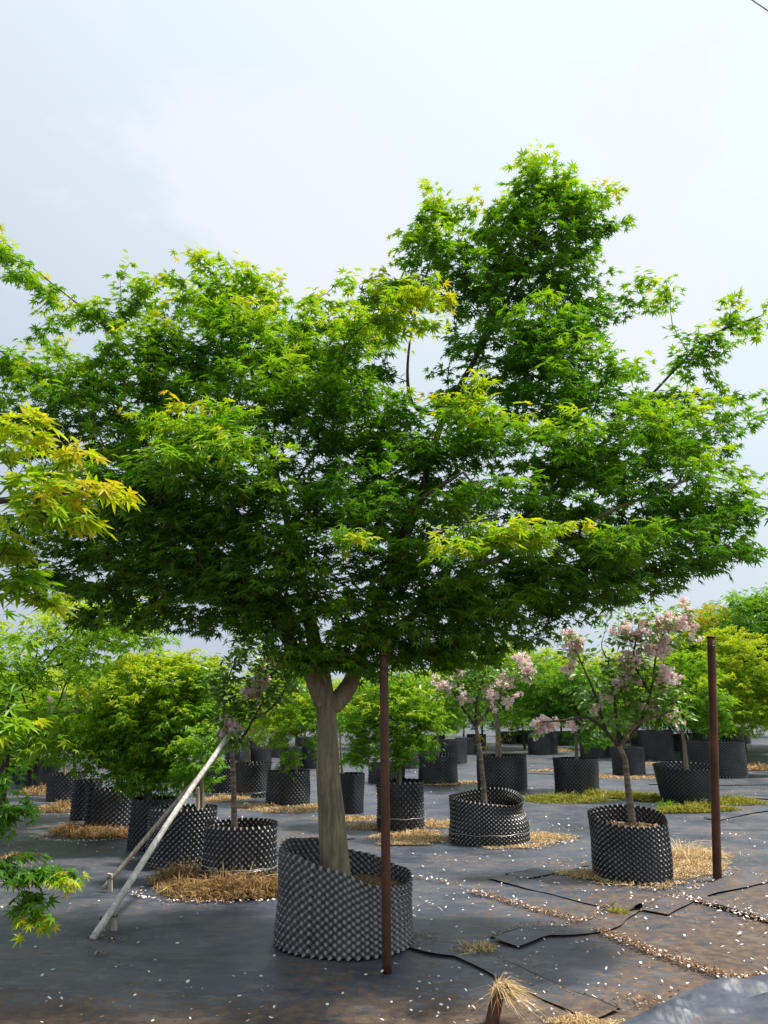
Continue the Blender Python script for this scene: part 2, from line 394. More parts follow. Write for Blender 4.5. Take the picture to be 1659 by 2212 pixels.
def patch(name, spots, n, hgt, matl, label, cat, tint=(.2, .8), up=1.0, seed=3, hole=None, width=.003, group=None):
    """spots: list of (zx,zy,rx_m,ry_m). blades on the ground"""
    r = np.random.default_rng(seed); pos = []; rad_ = []
    per = max(1, int(n * 1.2) // len(spots))
    for (zx, zy, rx, ry) in spots:
        c = G(zx, zy); a = r.uniform(0, 2 * np.pi, per); q = np.sqrt(r.uniform(0, 1, per)) * (1 + .18 * np.sin(a * 3 + seed) + .12 * np.sin(a * 7 + 2 * seed))
        q = q * np.where(r.uniform(0, 1, per) < .16, r.uniform(1.0, 1.45, per), 1.0)
        pos.append(np.stack([c.x + np.cos(a) * q * rx, c.y + np.sin(a) * q * ry, np.zeros(per)], -1)); rad_.append(q)
    pos = np.concatenate(pos); rad_ = np.concatenate(rad_)
    if hole is not None:
        k = np.hypot(pos[:, 0] - hole[0], pos[:, 1] - hole[1]) > hole[2]; pos = pos[k]; rad_ = rad_[k]
    n = len(pos); d = r.normal(0, 1, (n, 3)); d[:, 2] = np.abs(d[:, 2]) * .5 + up * r.uniform(.5, 1.3, n)
    cl = np.array([.5 + .5 * fbm(p[0], p[1], 7, seed, 2) for p in pos]); cl = np.clip(cl, .1, 1.2)
    L = hgt * 1.35 * r.uniform(.5, 1.3, n) * (.22 + 1.15 * cl ** 1.4) * np.clip(1.3 - .75 * rad_, .25, 1.2)
    V, Q, T = blades(pos, d, L, r.uniform(.6, 1.4, n) * width * 1.55, r.uniform(.1, .7, n), r)
    t = np.clip(r.normal((tint[0] + tint[1]) / 2, (tint[1] - tint[0]) / 2.2, n) + (cl - .5) * .25, 0, 1)
    o = obj(name, npmesh(name, V, [Q, T], {'tint': np.repeat(t, 5)}, False), matl)
    return tag(o, label, cat, group, 'stuff')

# ------------------------------------------------------------------ pots
def pot_mesh(rt, rb, hfun, seed, per=.056, spp=4, amp=.017, bulge=.012, overlap=.3, crush=None, theta0=0.0):
    """rolled sheet of egg-crate plastic; rolled past one turn so the end overlaps"""
    rm = (rt + rb) / 2; turns = 2 * math.pi + overlap
    nper = max(8, round(rm * 2 * math.pi / per)); nu = int(round(nper * spp * turns / (2 * math.pi))) + 1
    hmax = max(hfun(t) for t in np.linspace(0, 6.28, 24))
    nvp = max(6, round(hmax / per)); nv = nvp * spp + 1
    th = np.arange(nu) * (2 * math.pi / (nper * spp))
    v = np.linspace(0, 1, nv)
    U, Vv = np.meshgrid(th, v)
    H = np.vectorize(hfun)(U + theta0)
    du = U * nper; dv = Vv * nvp * 2 * np.pi
    s = np.cos(du) * np.cos(dv)
    s = np.sign(s) * np.abs(s) ** .8
    low = np.vectorize(lambda a, b: mnoise.noise((math.cos(a + theta0) * 1.6 + seed, math.sin(a + theta0) * 1.6, b * 1.5 + seed)))(U, Vv)
    R = rb + (rt - rb) * Vv + amp * s + bulge * low * (.4 + Vv) + .012 * U / (2 * math.pi)
    if crush is not None: R = R + np.vectorize(crush)(U + theta0, Vv)
    A = U + theta0
    Z = H * Vv + amp * .25 * np.sin(du)
    X = np.stack([R * np.cos(A), R * np.sin(A), Z], -1).reshape(-1, 3)
    X[:, 2] = np.maximum(X[:, 2], -.008)
    I = np.arange(nu * nv).reshape(nv, nu)
    F = np.stack([I[:-1, :-1], I[:-1, 1:], I[1:, 1:], I[1:, :-1]], -1).reshape(-1, 4)
    return npmesh('pot_wall', X, [F])
def soil_mesh(r, z, seed, amp=.025):
    mb = MB(); n, m = 26, 7
    V = [(0, 0, z + .03)]
    for j in range(1, m + 1):
        for i in range(n):
            a = i * 2 * math.pi / n; q = r * j / m
            V.append((q * math.cos(a), q * math.sin(a), z + .03 * (1 - (j / m) ** 2) + amp * mnoise.noise((q * math.cos(a) * 7, q * math.sin(a) * 7, seed))))
    T = [(0, 1 + i, 1 + (i + 1) % n) for i in range(n)]; Q = []
    for j in range(m - 1):
        for i in range(n):
            a = 1 + j * n + i; b = 1 + j * n + (i + 1) % n; Q.append((a, a + n, b + n, b))
    return npmesh('soil', V, [np.array(T), np.array(Q)])
def make_pot(spec, label, matl='pot_black', group=None, seed=1, hfun=None, taper=1.0, spp=4, soil=True, soil_z=.8, crush=None, mulch=False, wires=(), overlap=.3, theta0=None, per=.056, amp=.017, name='tree_pot', zback=None):
    """spec = (x, y of the front of the base, width, y of the front rim) in plan units"""
    zx, zb, w, zt = spec
    f = G(zx, zb); dep = depth_of(f)
    r = w / FZ * dep * .5
    for _ in range(4):
        c = Vector((f.x, f.y, 0)); c = c + Vector((f.x, f.y, 0)).normalized() * r
        r = w / FZ * depth_of(c) * .5 * .97
    hgt = P(zx, zt, f.y).z
    if f.y > 10: per *= 1.28; amp *= 1.25
    root = empty(name, c, label, 'plant pot', group)
    hf = hfun or (lambda t: hgt)
    if zback is not None:
        hb = P(zx, zback, c.y + r).z; hf = lambda t: (hgt + hb) / 2 + (hb - hgt) / 2 * math.sin(t)
    rt = r * taper ** .5; rb = r / taper ** .5
    if theta0 is None: theta0 = (seed * 2.399) % 6.28
    obj('pot_wall', pot_mesh(rt - .008, rb - .008, hf, seed * 1.37, per, spp, amp, .024, overlap, crush, theta0), M[matl], root)
    hs = min(hf(t) for t in np.linspace(0, 6.28, 16)) * soil_z
    if soil: obj('soil', soil_mesh((rt + (rb - rt) * .3) - .03, hs, seed), M['soil'], root)
    if mulch:
        rr = np.random.default_rng(seed); q = np.sqrt(rr.uniform(0, 1, 420)) * (rt - .05); a = rr.uniform(0, 6.28, 420)
        pos = np.stack([np.cos(a) * q, np.sin(a) * q, np.full(420, hs + .03) - .028 * (q / rt) ** 2], -1)
        o = chips('wood_chips', pos, .045, M['litter'], None, None, rr.uniform(.3, 1, 420), .5, .5, seed)
        o.parent = root
    for (z, tilt, ph) in wires:
        mb = MB(); k = 90; pts = []
        rr = random.Random(seed + int(z * 100))
        for i in range(k + 1):
            a = i / k * 2 * math.pi
            q = rb + (rt - rb) * z / hgt + .016 + .012 * (i / k)
            pts.append((q * math.cos(a), q * math.sin(a), z + tilt * math.cos(a - ph) + .004 * math.sin(a * 9 + seed)))
        sweep(mb, pts, [.0024] * len(pts), 5)
        obj('wire_tie', mb.mesh('wire_tie'), M['wire'], root)
    return root, Vector(c), rt, hs, hgt

def hmain(t):          # left .62, front .54, back .58, right .40
    return .505 + .115 * math.cos(t - math.pi) + .02 * math.sin(t) + .014 * math.sin(3 * t + .8) + .008 * math.sin(7 * t)
POT = {}
POT['main'] = make_pot((745, 2072, 296, 1895), 'big dusty black dimpled pot with slanted rim holding the thick trunk', 'pot_dusty', seed=2, hfun=hmain, taper=.93, spp=5, soil_z=.86, theta0=-2.5, overlap=.45, amp=.018, per=.058)
POT['cherry_r'] = make_pot((1369, 1908, 168, 1786), 'black dimpled pot of wood chips ringed by pale straw, under the pink cherry', 'pot_black', seed=3, spp=5, soil_z=.86, mulch=True, theta0=-2.2, zback=1737)
POT['crushed'] = make_pot((1058, 1828, 172, 1712), 'sagging black dimpled pot with its side caved in and torn', 'pot_black', seed=4, spp=5, wires=((.12, .012, .4),),
    hfun=lambda t: .50 + .05 * math.cos(t - 1.6) + .02 * math.sin(2 * t), crush=lambda a, v: -.07 * math.exp(-((math.cos(a + .1) - 1) ** 2) / .25) * math.exp(-((v - .8) ** 2) / .04) + .018 * math.sin(a * 3 + v * 4) * v, taper=.94, overlap=.2)
POT['post'] = make_pot((866, 1795, 104, 1690), 'black dimpled pot with a wire tie standing behind the rusty pole', 'pot_black', seed=5, wires=((.15, .012, 1.0), (.165, .018, 1.9)), hfun=None)
POT['dark'] = make_pot((757, 1757, 58, 1672), 'narrow matt black pot half hidden by the thick trunk', 'pot_dark', seed=6, amp=.009, spp=4)
POT['f'] = make_pot((622, 1741, 94, 1668), 'black dimpled pot with a drooping leafy shoot over its rim', 'pot_black', seed=7)
POT['g'] = make_pot((542, 1722, 78, 1650), 'pale sheened dimpled pot beside the straw mound', 'pot_black', seed=8, wires=((.07, .01, .3),))
POT['g2'] = make_pot((478, 1712, 72, 1646), 'dimpled pot hidden behind the cherry trunk with the leaning props', 'pot_black', seed=31)
POT['cherry_l'] = make_pot((516, 1918, 160, 1788), 'black dimpled pot tied with wire and ringed by dry brown grass', 'pot_black', seed=9, spp=5, wires=((.16, .03, 2.2), (.11, .035, 5.0)))
POT['i'] = make_pot((388, 1878, 146, 1748), 'wide dimpled pot with a light post, behind the leaning props', 'pot_black', seed=10, spp=5, zback=1736)
POT['j'] = make_pot((325, 1836, 100, 1728), 'dimpled pot under the light green drooping maple', 'pot_black', seed=11)
POT['k'] = make_pot((240, 1796, 112, 1708), 'bent dimpled pot with a brown grass tuft at its foot', 'pot_black', seed=12, hfun=lambda t: .52 + .03 * math.sin(2 * t))
POT['l'] = make_pot((183, 1770, 60, 1686), 'bright checkered narrow pot with a leaning thin trunk', 'pot_black', seed=13)
POT['m'] = make_pot((140, 1730, 78, 1672), 'pale checkered pot by the brown tuft, next to the smooth pots', 'pot_black', seed=14)
POT['o'] = make_pot((947, 1695, 86, 1632), 'black dimpled pot in the middle row between two straw strips', 'pot_black', seed=15, wires=())
POT['p'] = make_pot((1085, 1708, 108, 1634), 'broad black pot with thick trunk and yellow shrub', 'pot_black', seed=16)
POT['q'] = make_pot((1247, 1716, 94, 1640), 'black pot standing in yellow green weeds under the dark maple', 'pot_dark', seed=17, amp=.016)
POT['r'] = make_pot((1359, 1675, 70, 1614), 'dark pot behind the forked cherry trunk', 'pot_dark', seed=18, amp=.016)
POT['s'] = make_pot((1486, 1740, 120, 1662), 'tapered pot leaning outward, narrow at the base, in yellow weeds', 'pot_dark', seed=19, taper=1.26, amp=.016, zback=1645)
POT['t'] = make_pot((1553, 1679, 118, 1602), 'big bright checkered pot behind the standing rusty pole', 'pot_black', seed=20)
POT['u'] = make_pot((1420, 1642, 72, 1578), 'checkered pot behind the cherry with a straw strip before it', 'pot_black', seed=21)
POT['v'] = make_pot((1173, 1630, 64, 1580), 'checkered pot beneath the drooping spray of pink blossom', 'pot_black', seed=22)
POT['w'] = make_pot((1287, 1636, 66, 1594), 'low checkered pot with a straw heap before it', 'pot_black', seed=23)
POT['y'] = make_pot((1577, 1640, 66, 1572), 'checkered pot with white stick standing behind the big bright pot', 'pot_black', seed=24)
POT['x'] = make_pot((980, 1650, 60, 1598), 'checkered pot in the row behind the middle row', 'pot_black', seed=25)
POT['z'] = make_pot((835, 1693, 80, 1650), 'checkered pot right behind the tied pot at the rusty pole', 'pot_black', seed=26)

# far rows: copies of two prototypes, seen only as small dimpled drums
far_pots = []
def far_pot(zx, zb, hz, matl, label, group):
    """hz = width in plan units"""
    f = G(zx, zb); r = hz / FZ * depth_of(f) * .5
    src = POT['o'][0] if matl == 'd' else POT['dark'][0]
    r0 = POT['o'][2] if matl == 'd' else POT['dark'][2]
    h0 = POT['o'][4] if matl == 'd' else POT['dark'][4]
    root = bpy.data.objects.new('tree_pot', None); COL.objects.link(root); root.location = f + Vector((f.x, f.y, 0)).normalized() * r
    hh = random.Random(int(zx * 3 + zb)).uniform(.5, .6)
    root.scale = (r / r0, r / r0, hh / h0); root.rotation_euler = (0, 0, zx * .7)
    tag(root, label, 'plant pot', group)
    for ch in src.children:
        c = ch.copy(); COL.objects.link(c); c.parent = root
    far_pots.append((root, r, hh)); return root
for (zx, zb, w) in ((100, 1708, 40), (84, 1702, 30), (64, 1700, 30), (46, 1694, 30), (24, 1688, 34), (4, 1682, 36), (-20, 1676, 36)):
    far_pot(zx, zb, w, 's', 'smooth dark pot in the close row behind the orange brown tuft', 'smooth dark pots in the far row')
for (zx, zb, w) in ((300, 1640, 44), (335, 1646, 46), (372, 1650, 44), (268, 1632, 40)):
    far_pot(zx, zb, w, 's', 'smooth dark pot seen under the light green maple canopy', 'smooth dark pots under the light maple')
for (zx, zb, w) in ((512, 1668, 56), (560, 1664, 50), (632, 1660, 54), (682, 1660, 60), (600, 1636, 40), (540, 1632, 40), (660, 1632, 44), (705, 1640, 44)):
    far_pot(zx, zb, w, 'd', 'small checkered pot in the far rows beside the thick trunk', 'far checkered pots beside the thick trunk')
for (zx, zb, w) in ((880, 1660, 50), (910, 1640, 46), (940, 1624, 40), (1008, 1630, 46), (1030, 1618, 40), (870, 1632, 40), (780, 1636, 40)):
    far_pot(zx, zb, w, 'd', 'small checkered pot in the far rows past the middle row', 'far checkered pots past the middle row')
for (zx, zb, w) in ((1135, 1606, 40), (1226, 1610, 44), (1262, 1600, 40), (1312, 1612, 44), (1345, 1604, 40), (1385, 1610, 42), (1470, 1622, 52), (1505, 1612, 44), (1540, 1606, 44), (1600, 1606, 42), (1100, 1606, 40)):
    far_pot(zx, zb, w, 'd', 'small checkered pot in the far rows behind the pink cherry', 'far checkered pots behind the cherry')

# ------------------------------------------------------------------ trees
UP = np.array([0, 0, 1.0])
def grow(limbs, attr, bf=.35, step=.09, attach_r=None, seed=1, tip_r=.0022, noise_a=.01, pexp=2.35):
    rng = np.random.default_rng(seed)
    pos, par, expl, pl, dr, att = [], [], [], [], [], []
    def addnode(p, pa, r, at):
        pos.append(p); par.append(pa); expl.append(r); att.append(at)
        if pa < 0: pl.append(0.0); dr.append(np.array([0, 0, 1.]))
        else:
            d = p - pos[pa]; L = np.linalg.norm(d) + 1e-9
            pl.append(pl[pa] + L); dr.append(d / L)
        return len(pos) - 1
    for li, (pts, free) in enumerate(limbs):
        cm = catmull(pts, .07)
        if li == 0: prev = -1; s0 = 0
        else:
            A = np.array(pos); prev = int(np.argmin(np.linalg.norm(A - cm[0, :3], axis=1))); s0 = 1
        tot = len(cm)
        for i in range(s0, tot):
            prev = addnode(cm[i, :3], prev, cm[i, 3], i / tot >= free)
    N = len(attr); best = np.full(N, 1e9); bn = np.zeros(N, int); left = np.ones(N, bool)
    def upd(ids):
        for i in ids:
            if not att[i]: continue
            d = np.linalg.norm(attr - pos[i], axis=1) + bf * pl[i]
            m = d < best; best[m] = d[m]; bn[m] = i
    upd(range(len(pos))); ends = np.zeros(N, int)
    for _ in range(N):
        k = int(np.argmin(np.where(left, best, 1e12))); left[k] = False
        p = pos[bn[k]]; a = attr[k]; L = np.linalg.norm(a - p); c = p + dr[bn[k]] * L * .4 + UP * L * .05
        m = max(1, int(L / step)); prev = bn[k]; new = []
        for j in range(1, m + 1):
            t = j / m; q = (1 - t) ** 2 * p + 2 * t * (1 - t) * c + t * t * a
            if j < m: q = q + rng.normal(0, noise_a, 3)
            prev = addnode(q, prev, 0.0, True); new.append(prev)
        ends[k] = prev; upd(new)
    n = len(pos); acc = np.zeros(n); R = np.zeros(n); main = -np.ones(n, int); mr = np.zeros(n)
    for i in range(n - 1, -1, -1):
        r = max(acc[i] ** (1 / pexp) if acc[i] > 0 else 0, tip_r)
        if expl[i] > 0: r = expl[i]
        R[i] = r
        if par[i] >= 0:
            acc[par[i]] += r ** pexp
            if r > mr[par[i]]: mr[par[i]] = r; main[par[i]] = i
    for i in range(1, n):
        if R[i] > R[par[i]] and par[i] >= 0: R[i] = R[par[i]] * .97
    starts = [i for i in range(n) if par[i] < 0 or main[par[i]] != i]
    tm, bm = MB(), MB()
    for s in starts:
        ch = [s]
        while main[ch[-1]] >= 0: ch.append(main[ch[-1]])
        pts = [pos[i] for i in ch]; rad = [R[i] for i in ch]
        if par[s] >= 0: pts = [pos[par[s]]] + pts; rad = [min(R[par[s]], rad[0] * 1.25)] + rad
        if len(pts) < 2: continue
        big = max(rad)
        if big > .05 or (s == 0):
            sweep(tm, pts, rad, 20 if big > .08 else 12, wob=.05, rng=rng)
        elif big > .022:
            sweep(bm, pts, rad, 9)
        else: sweep(bm, pts, rad, 5 if big > .006 else 3, cap=False)
    return tm, bm, np.array(pos), ends, np.array(dr)

def star(nl, ang, ln, notch, fine=False):
    tips = [(math.radians(a), l) for a, l in zip(ang, ln)]
    pts = [(-.06, .0)] ; out = []
    for i, (a, l) in enumerate(tips):
        if fine:
            w = .13
            for (aa, ll) in ((a - w * 1.1, l * .62), (a, l), (a + w * 1.1, l * .62)): out.append((aa, ll))
        else: out.append((a, l))
        if i < len(tips) - 1:
            b, l2 = tips[i + 1]; out.append(((a + b) / 2, notch * min(l, l2) ** .5))
    V = [(0, 0, 0)] + [(math.sin(a) * l, math.cos(a) * l, 0) for a, l in out]
    V = np.array(V); V[:, 2] = -.22 * (V[:, 0] ** 2 + V[:, 1] ** 2)
    for i, (a, l) in enumerate(out):
        if l < .45: V[i + 1, 2] += .06
    F = np.array([(0, i + 1, i) for i in range(1, len(V) - 1)])
    return V, F
STAR7 = star(7, (-128, -82, -40, 0, 40, 82, 128), (.36, .70, .93, 1.0, .93, .70, .36), .36)
STAR5 = star(5, (-100, -48, 0, 48, 100), (.6, .92, 1.0, .92, .6), .34)
FINE7 = star(7, (-128, -82, -40, 0, 40, 82, 128), (.36, .70, .93, 1.0, .93, .70, .36), .34, True)
_v = np.array([(0, 0, 0), (.20, .28, .05), (.24, .55, .03), (0, 1.0, -.16), (-.24, .55, .03), (-.20, .28, .05), (0, .5, -.03)])
OVAL = (_v, np.array([(0, 1, 6), (1, 2, 6), (2, 3, 6), (3, 4, 6), (4, 5, 6), (5, 0, 6)]))
def build_leaves(tpl, pos, f, nrm, size, tint):
    V, F = tpl
    f = f / (np.linalg.norm(f, axis=1)[:, None] + 1e-9)
    s = np.cross(f, nrm); s /= np.linalg.norm(s, axis=1)[:, None] + 1e-9
    n = np.cross(s, f)
    W = pos[:, None] + size[:, None, None] * (V[None, :, 0:1] * s[:, None] + V[None, :, 1:2] * f[:, None] + V[None, :, 2:3] * n[:, None])
    k = len(V); FF = (F[None] + (np.arange(len(pos)) * k)[:, None, None]).reshape(-1, 3)
    return npmesh('leaves', W.reshape(-1, 3), [FF], {'tint': np.repeat(tint, k)}, False), (s, f, n)
def spray(attr, dirs, k, size, rng, tint0, young, droop=.35, span=.17, spread=.03, flat=.35, gain=.45, tmax=.97):
    """leaves in flat paired sprays along the last stretch of each twig"""
    N = len(attr); t = dirs.copy(); t[:, 2] = t[:, 2] * flat - droop * .12 * rng.uniform(0, 1, N); t /= np.linalg.norm(t, axis=1)[:, None] + 1e-9
    t = np.repeat(t, k, 0); p = np.repeat(attr, k, 0); M_ = N * k
    s = rng.uniform(-span, span * .35, M_); sg = np.where(np.arange(M_) % 2 == 0, 1., -1.)
    up = UP + rng.normal(0, .25, (M_, 3)); side = np.cross(t, up); side /= np.linalg.norm(side, axis=1)[:, None] + 1e-9
    a = np.radians(rng.uniform(15, 85, M_)); term = s > span * .2; a[term] *= .4
    f = t * np.cos(a)[:, None] + side * (np.sin(a) * sg)[:, None]; f[:, 2] -= droop * rng.uniform(.2, 1.3, M_)
    nr = UP + rng.normal(0, .42, (M_, 3))
    f /= np.linalg.norm(f, axis=1)[:, None] + 1e-9
    pos = p + t * s[:, None] + f * rng.uniform(.015, .045, M_)[:, None] * (size / .065) + rng.normal(0, spread, (M_, 3)) * np.array([1, 1, .6])
    sz = size * rng.uniform(.62, 1.2, M_); sz[term] *= .85
    yy = np.repeat(young, k)
    tint = np.clip(tint0 + rng.normal(0, .07, M_) + gain * yy + .14 * (s / span) * (.4 + yy), 0, tmax)
    return pos, f, nr, sz, tint
def lobes_to_attr(lobes, dens, rng, Y0):
    """lobe = (zx, zy, rx, rz, dY, ry[m], weight)"""
    out = []; yo = []
    for L in lobes:
        zx, zy, rx, rz, dY, ry = L[:6]; w = L[6] if len(L) > 6 else 1.0; yv = L[7] if len(L) > 7 else 0.0
        Y = Y0 + dY; c = P(zx, zy, Y); s = depth_of(c) / FZ
        vol = (rx * s) * (rz * s) * ry * 4.19
        n = max(4, int(dens * w * vol ** .72))
        u = rng.normal(0, 1, (n, 3)); u /= np.linalg.norm(u, axis=1)[:, None]; q = rng.uniform(0, 1, n) ** (1 / 2.4)
        pts = np.array(c) + u * q[:, None] * np.array([rx * s, ry, rz * s * 1.02])
        out.append(pts); yo.append(np.full(n, yv) + .25 * np.clip(u[:, 2] * q, 0, 1))  # lobe tops yellower: new growth and a painted sky-lit rim
    return np.concatenate(out), np.concatenate(yo)
def Lp(zx, zy, Y, r):
    p = P(zx, zy, Y); return np.array([p.x, p.y, p.z, r])
def make_tree(root, limbs, attr, young, k, size, tint0, tpl=STAR5, seed=1, bf=.35, droop=.35, span=.17, spread=.03, bark='bark', leafmat='leaf', pick=0, flat=.35, tip_r=.0022, gain=.45, outer=.22, tmax=.97):
    rng = np.random.default_rng(seed)
    tm, bm, pos, ends, dr = grow(limbs, attr, bf, seed=seed, tip_r=tip_r)
    if leafmat == 'leaf' and gain < .5:      # new growth on outer upper shoots, plus sunlit crown tops painted into the tint
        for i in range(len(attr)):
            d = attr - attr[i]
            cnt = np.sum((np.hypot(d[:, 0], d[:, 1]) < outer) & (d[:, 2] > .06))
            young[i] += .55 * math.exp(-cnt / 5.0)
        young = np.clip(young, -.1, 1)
    loc = np.array(root.location)
    def shift(mb):
        mb.v = [v - loc for v in mb.v]; return mb
    if tm.v: obj('trunk', shift(tm).mesh('trunk'), M[bark], root)
    if bm.v: obj('branches', shift(bm).mesh('branches'), M['twig'], root)
    lf = spray(pos[ends], dr[ends], k, size, rng, tint0, young, droop, span, spread, flat, gain, tmax)
    p, f, nr, sz, ti = lf
    if pick:
        # the leaves that show largest: nearest in each small window of the view
        dz = p[:, 1] * math.cos(PITCH) + (p[:, 2] - CAM_H) * math.sin(PITCH)
        ux = CX + FZ * p[:, 0] / dz; uy = CY - FZ * (-p[:, 1] * math.sin(PITCH) + (p[:, 2] - CAM_H) * math.cos(PITCH)) / dz
        inside = (ux > 5) & (ux < 1654) & (uy > 5) & (uy < 2207)
        cell = (ux // 14).astype(int) * 10000 + (uy // 14).astype(int)
        order = np.argsort(dz); seen = set(); sel = []
        for i in order:
            if not inside[i]: continue
            if cell[i] in seen: continue
            seen.add(cell[i]); sel.append(i)
        sel = np.array(sel[:pick]); keep = np.ones(len(p), bool); keep[sel] = False
        meshes = {}
        ff = f[sel] / np.linalg.norm(f[sel], axis=1)[:, None]; ss = np.cross(ff, nr[sel]); ss /= np.linalg.norm(ss, axis=1)[:, None]; nn = np.cross(ss, ff)
        for j, i in enumerate(sel):
            key = int(ti[i] * 16)
            if key not in meshes:
                me = npmesh('leaf', FINE7[0], [FINE7[1]], {'tint': np.full(len(FINE7[0]), (key + .5) / 16)}, False); me.materials.append(M[leafmat]); meshes[key] = me
            o = bpy.data.objects.new('leaf', meshes[key]); COL.objects.link(o); o.parent = root
            m = Matrix.Identity(4)
            q = p[i] - loc
            for a in range(3):
                m[a][0] = ss[j][a] * sz[i]; m[a][1] = ff[j][a] * sz[i]; m[a][2] = nn[j][a] * sz[i]; m[a][3] = q[a]
            o.matrix_local = m
        p, f, nr, sz, ti = p[keep], f[keep], nr[keep], sz[keep], ti[keep]
    me, _ = build_leaves(tpl, p - loc, f, nr, sz, ti)
    o = obj('crown', me, M[leafmat], root); o['kind'] = 'stuff'
    return pos, ends, dr

# ---- the big maple
c = POT['main'][1]; Y0 = c.y; hs = POT['main'][3]
tb = P(722, 1868, Y0 - .02)
root = empty('maple_tree', (tb.x, tb.y, hs - .02), 'large spreading green maple with thick trunk growing in the slanted dusty pot', 'tree')
zb = hs - .06
trunk = [np.array([tb.x + .015, tb.y, zb, .145]), np.array([tb.x + .012, tb.y, zb + .10, .112]), Lp(716, 1760, Y0, .098), Lp(708, 1660, Y0, .087), Lp(709, 1640, Y0, .091), Lp(706, 1560, Y0, .086), Lp(705, 1525, Y0, .088), Lp(698, 1480, Y0, .072), Lp(690, 1420, Y0, .065)]
limbs = [(trunk, 2.0),
    ([Lp(706, 1535, Y0, .085), Lp(665, 1440, Y0 - .05, .062), Lp(612, 1375, Y0 + .05, .05), Lp(540, 1250, Y0 + .3, .036), Lp(400, 1130, Y0 + .5, .024), Lp(230, 960, Y0 + .4, .012)], .42),
    ([Lp(690, 1440, Y0, .065), Lp(660, 1300, Y0 + .1, .05), Lp(610, 1080, Y0 + .2, .036), Lp(560, 860, Y0 + .1, .024), Lp(500, 660, Y0, .010)], .3),
    ([Lp(706, 1540, Y0, .085), Lp(755, 1480, Y0 + .05, .07), Lp(780, 1400, Y0 + .1, .058), Lp(830, 1280, Y0 + .1, .05), Lp(900, 1100, Y0 + .1, .042), Lp(960, 900, Y0 + .15, .036), Lp(1055, 725, Y0 + .1, .026), Lp(1150, 540, Y0, .016), Lp(1185, 400, Y0, .008)], .4),
    ([Lp(780, 1405, Y0 + .1, .05), Lp(900, 1325, Y0 + .05, .045), Lp(1010, 1230, Y0, .04), Lp(1170, 1080, Y0, .034), Lp(1280, 980, Y0, .028), Lp(1400, 860, Y0 + .1, .021), Lp(1530, 730, Y0 + .15, .013), Lp(1650, 680, Y0 + .2, .007)], .25),
    ([Lp(960, 900, Y0 + .15, .024), Lp(890, 870, Y0 + .1, .018), Lp(885, 740, Y0, .013), Lp(930, 560, Y0, .008)], .15),
    ([Lp(1010, 1230, Y0, .036), Lp(1150, 1180, Y0 - .3, .028), Lp(1330, 1100, Y0 - .4, .02), Lp(1500, 1030, Y0 - .3, .012)], .15),
    ([Lp(665, 1440, Y0 - .05, .04), Lp(590, 1330, Y0 - .25, .026), Lp(470, 1220, Y0 - .4, .016), Lp(350, 1060, Y0 - .7, .009)], .3),
    ([Lp(830, 1280, Y0 + .1, .04), Lp(860, 1180, Y0 - .5, .03), Lp(900, 1090, Y0 - 1.0, .02), Lp(1000, 1020, Y0 - 1.3, .012)], .25),
    ([Lp(540, 1250, Y0 + .3, .03), Lp(400, 1240, Y0 + .5, .022), Lp(260, 1180, Y0 + .8, .013)], .15),
    ([Lp(830, 1280, Y0 + .1, .04), Lp(900, 1200, Y0 + .7, .028), Lp(1060, 1050, Y0 + 1.2, .018)], .15),
    ([Lp(400, 1130, Y0 + .5, .022), Lp(330, 840, Y0 + .1, .017), Lp(240, 720, Y0 + .1, .012), Lp(60, 570, Y0, .006)], .2)]
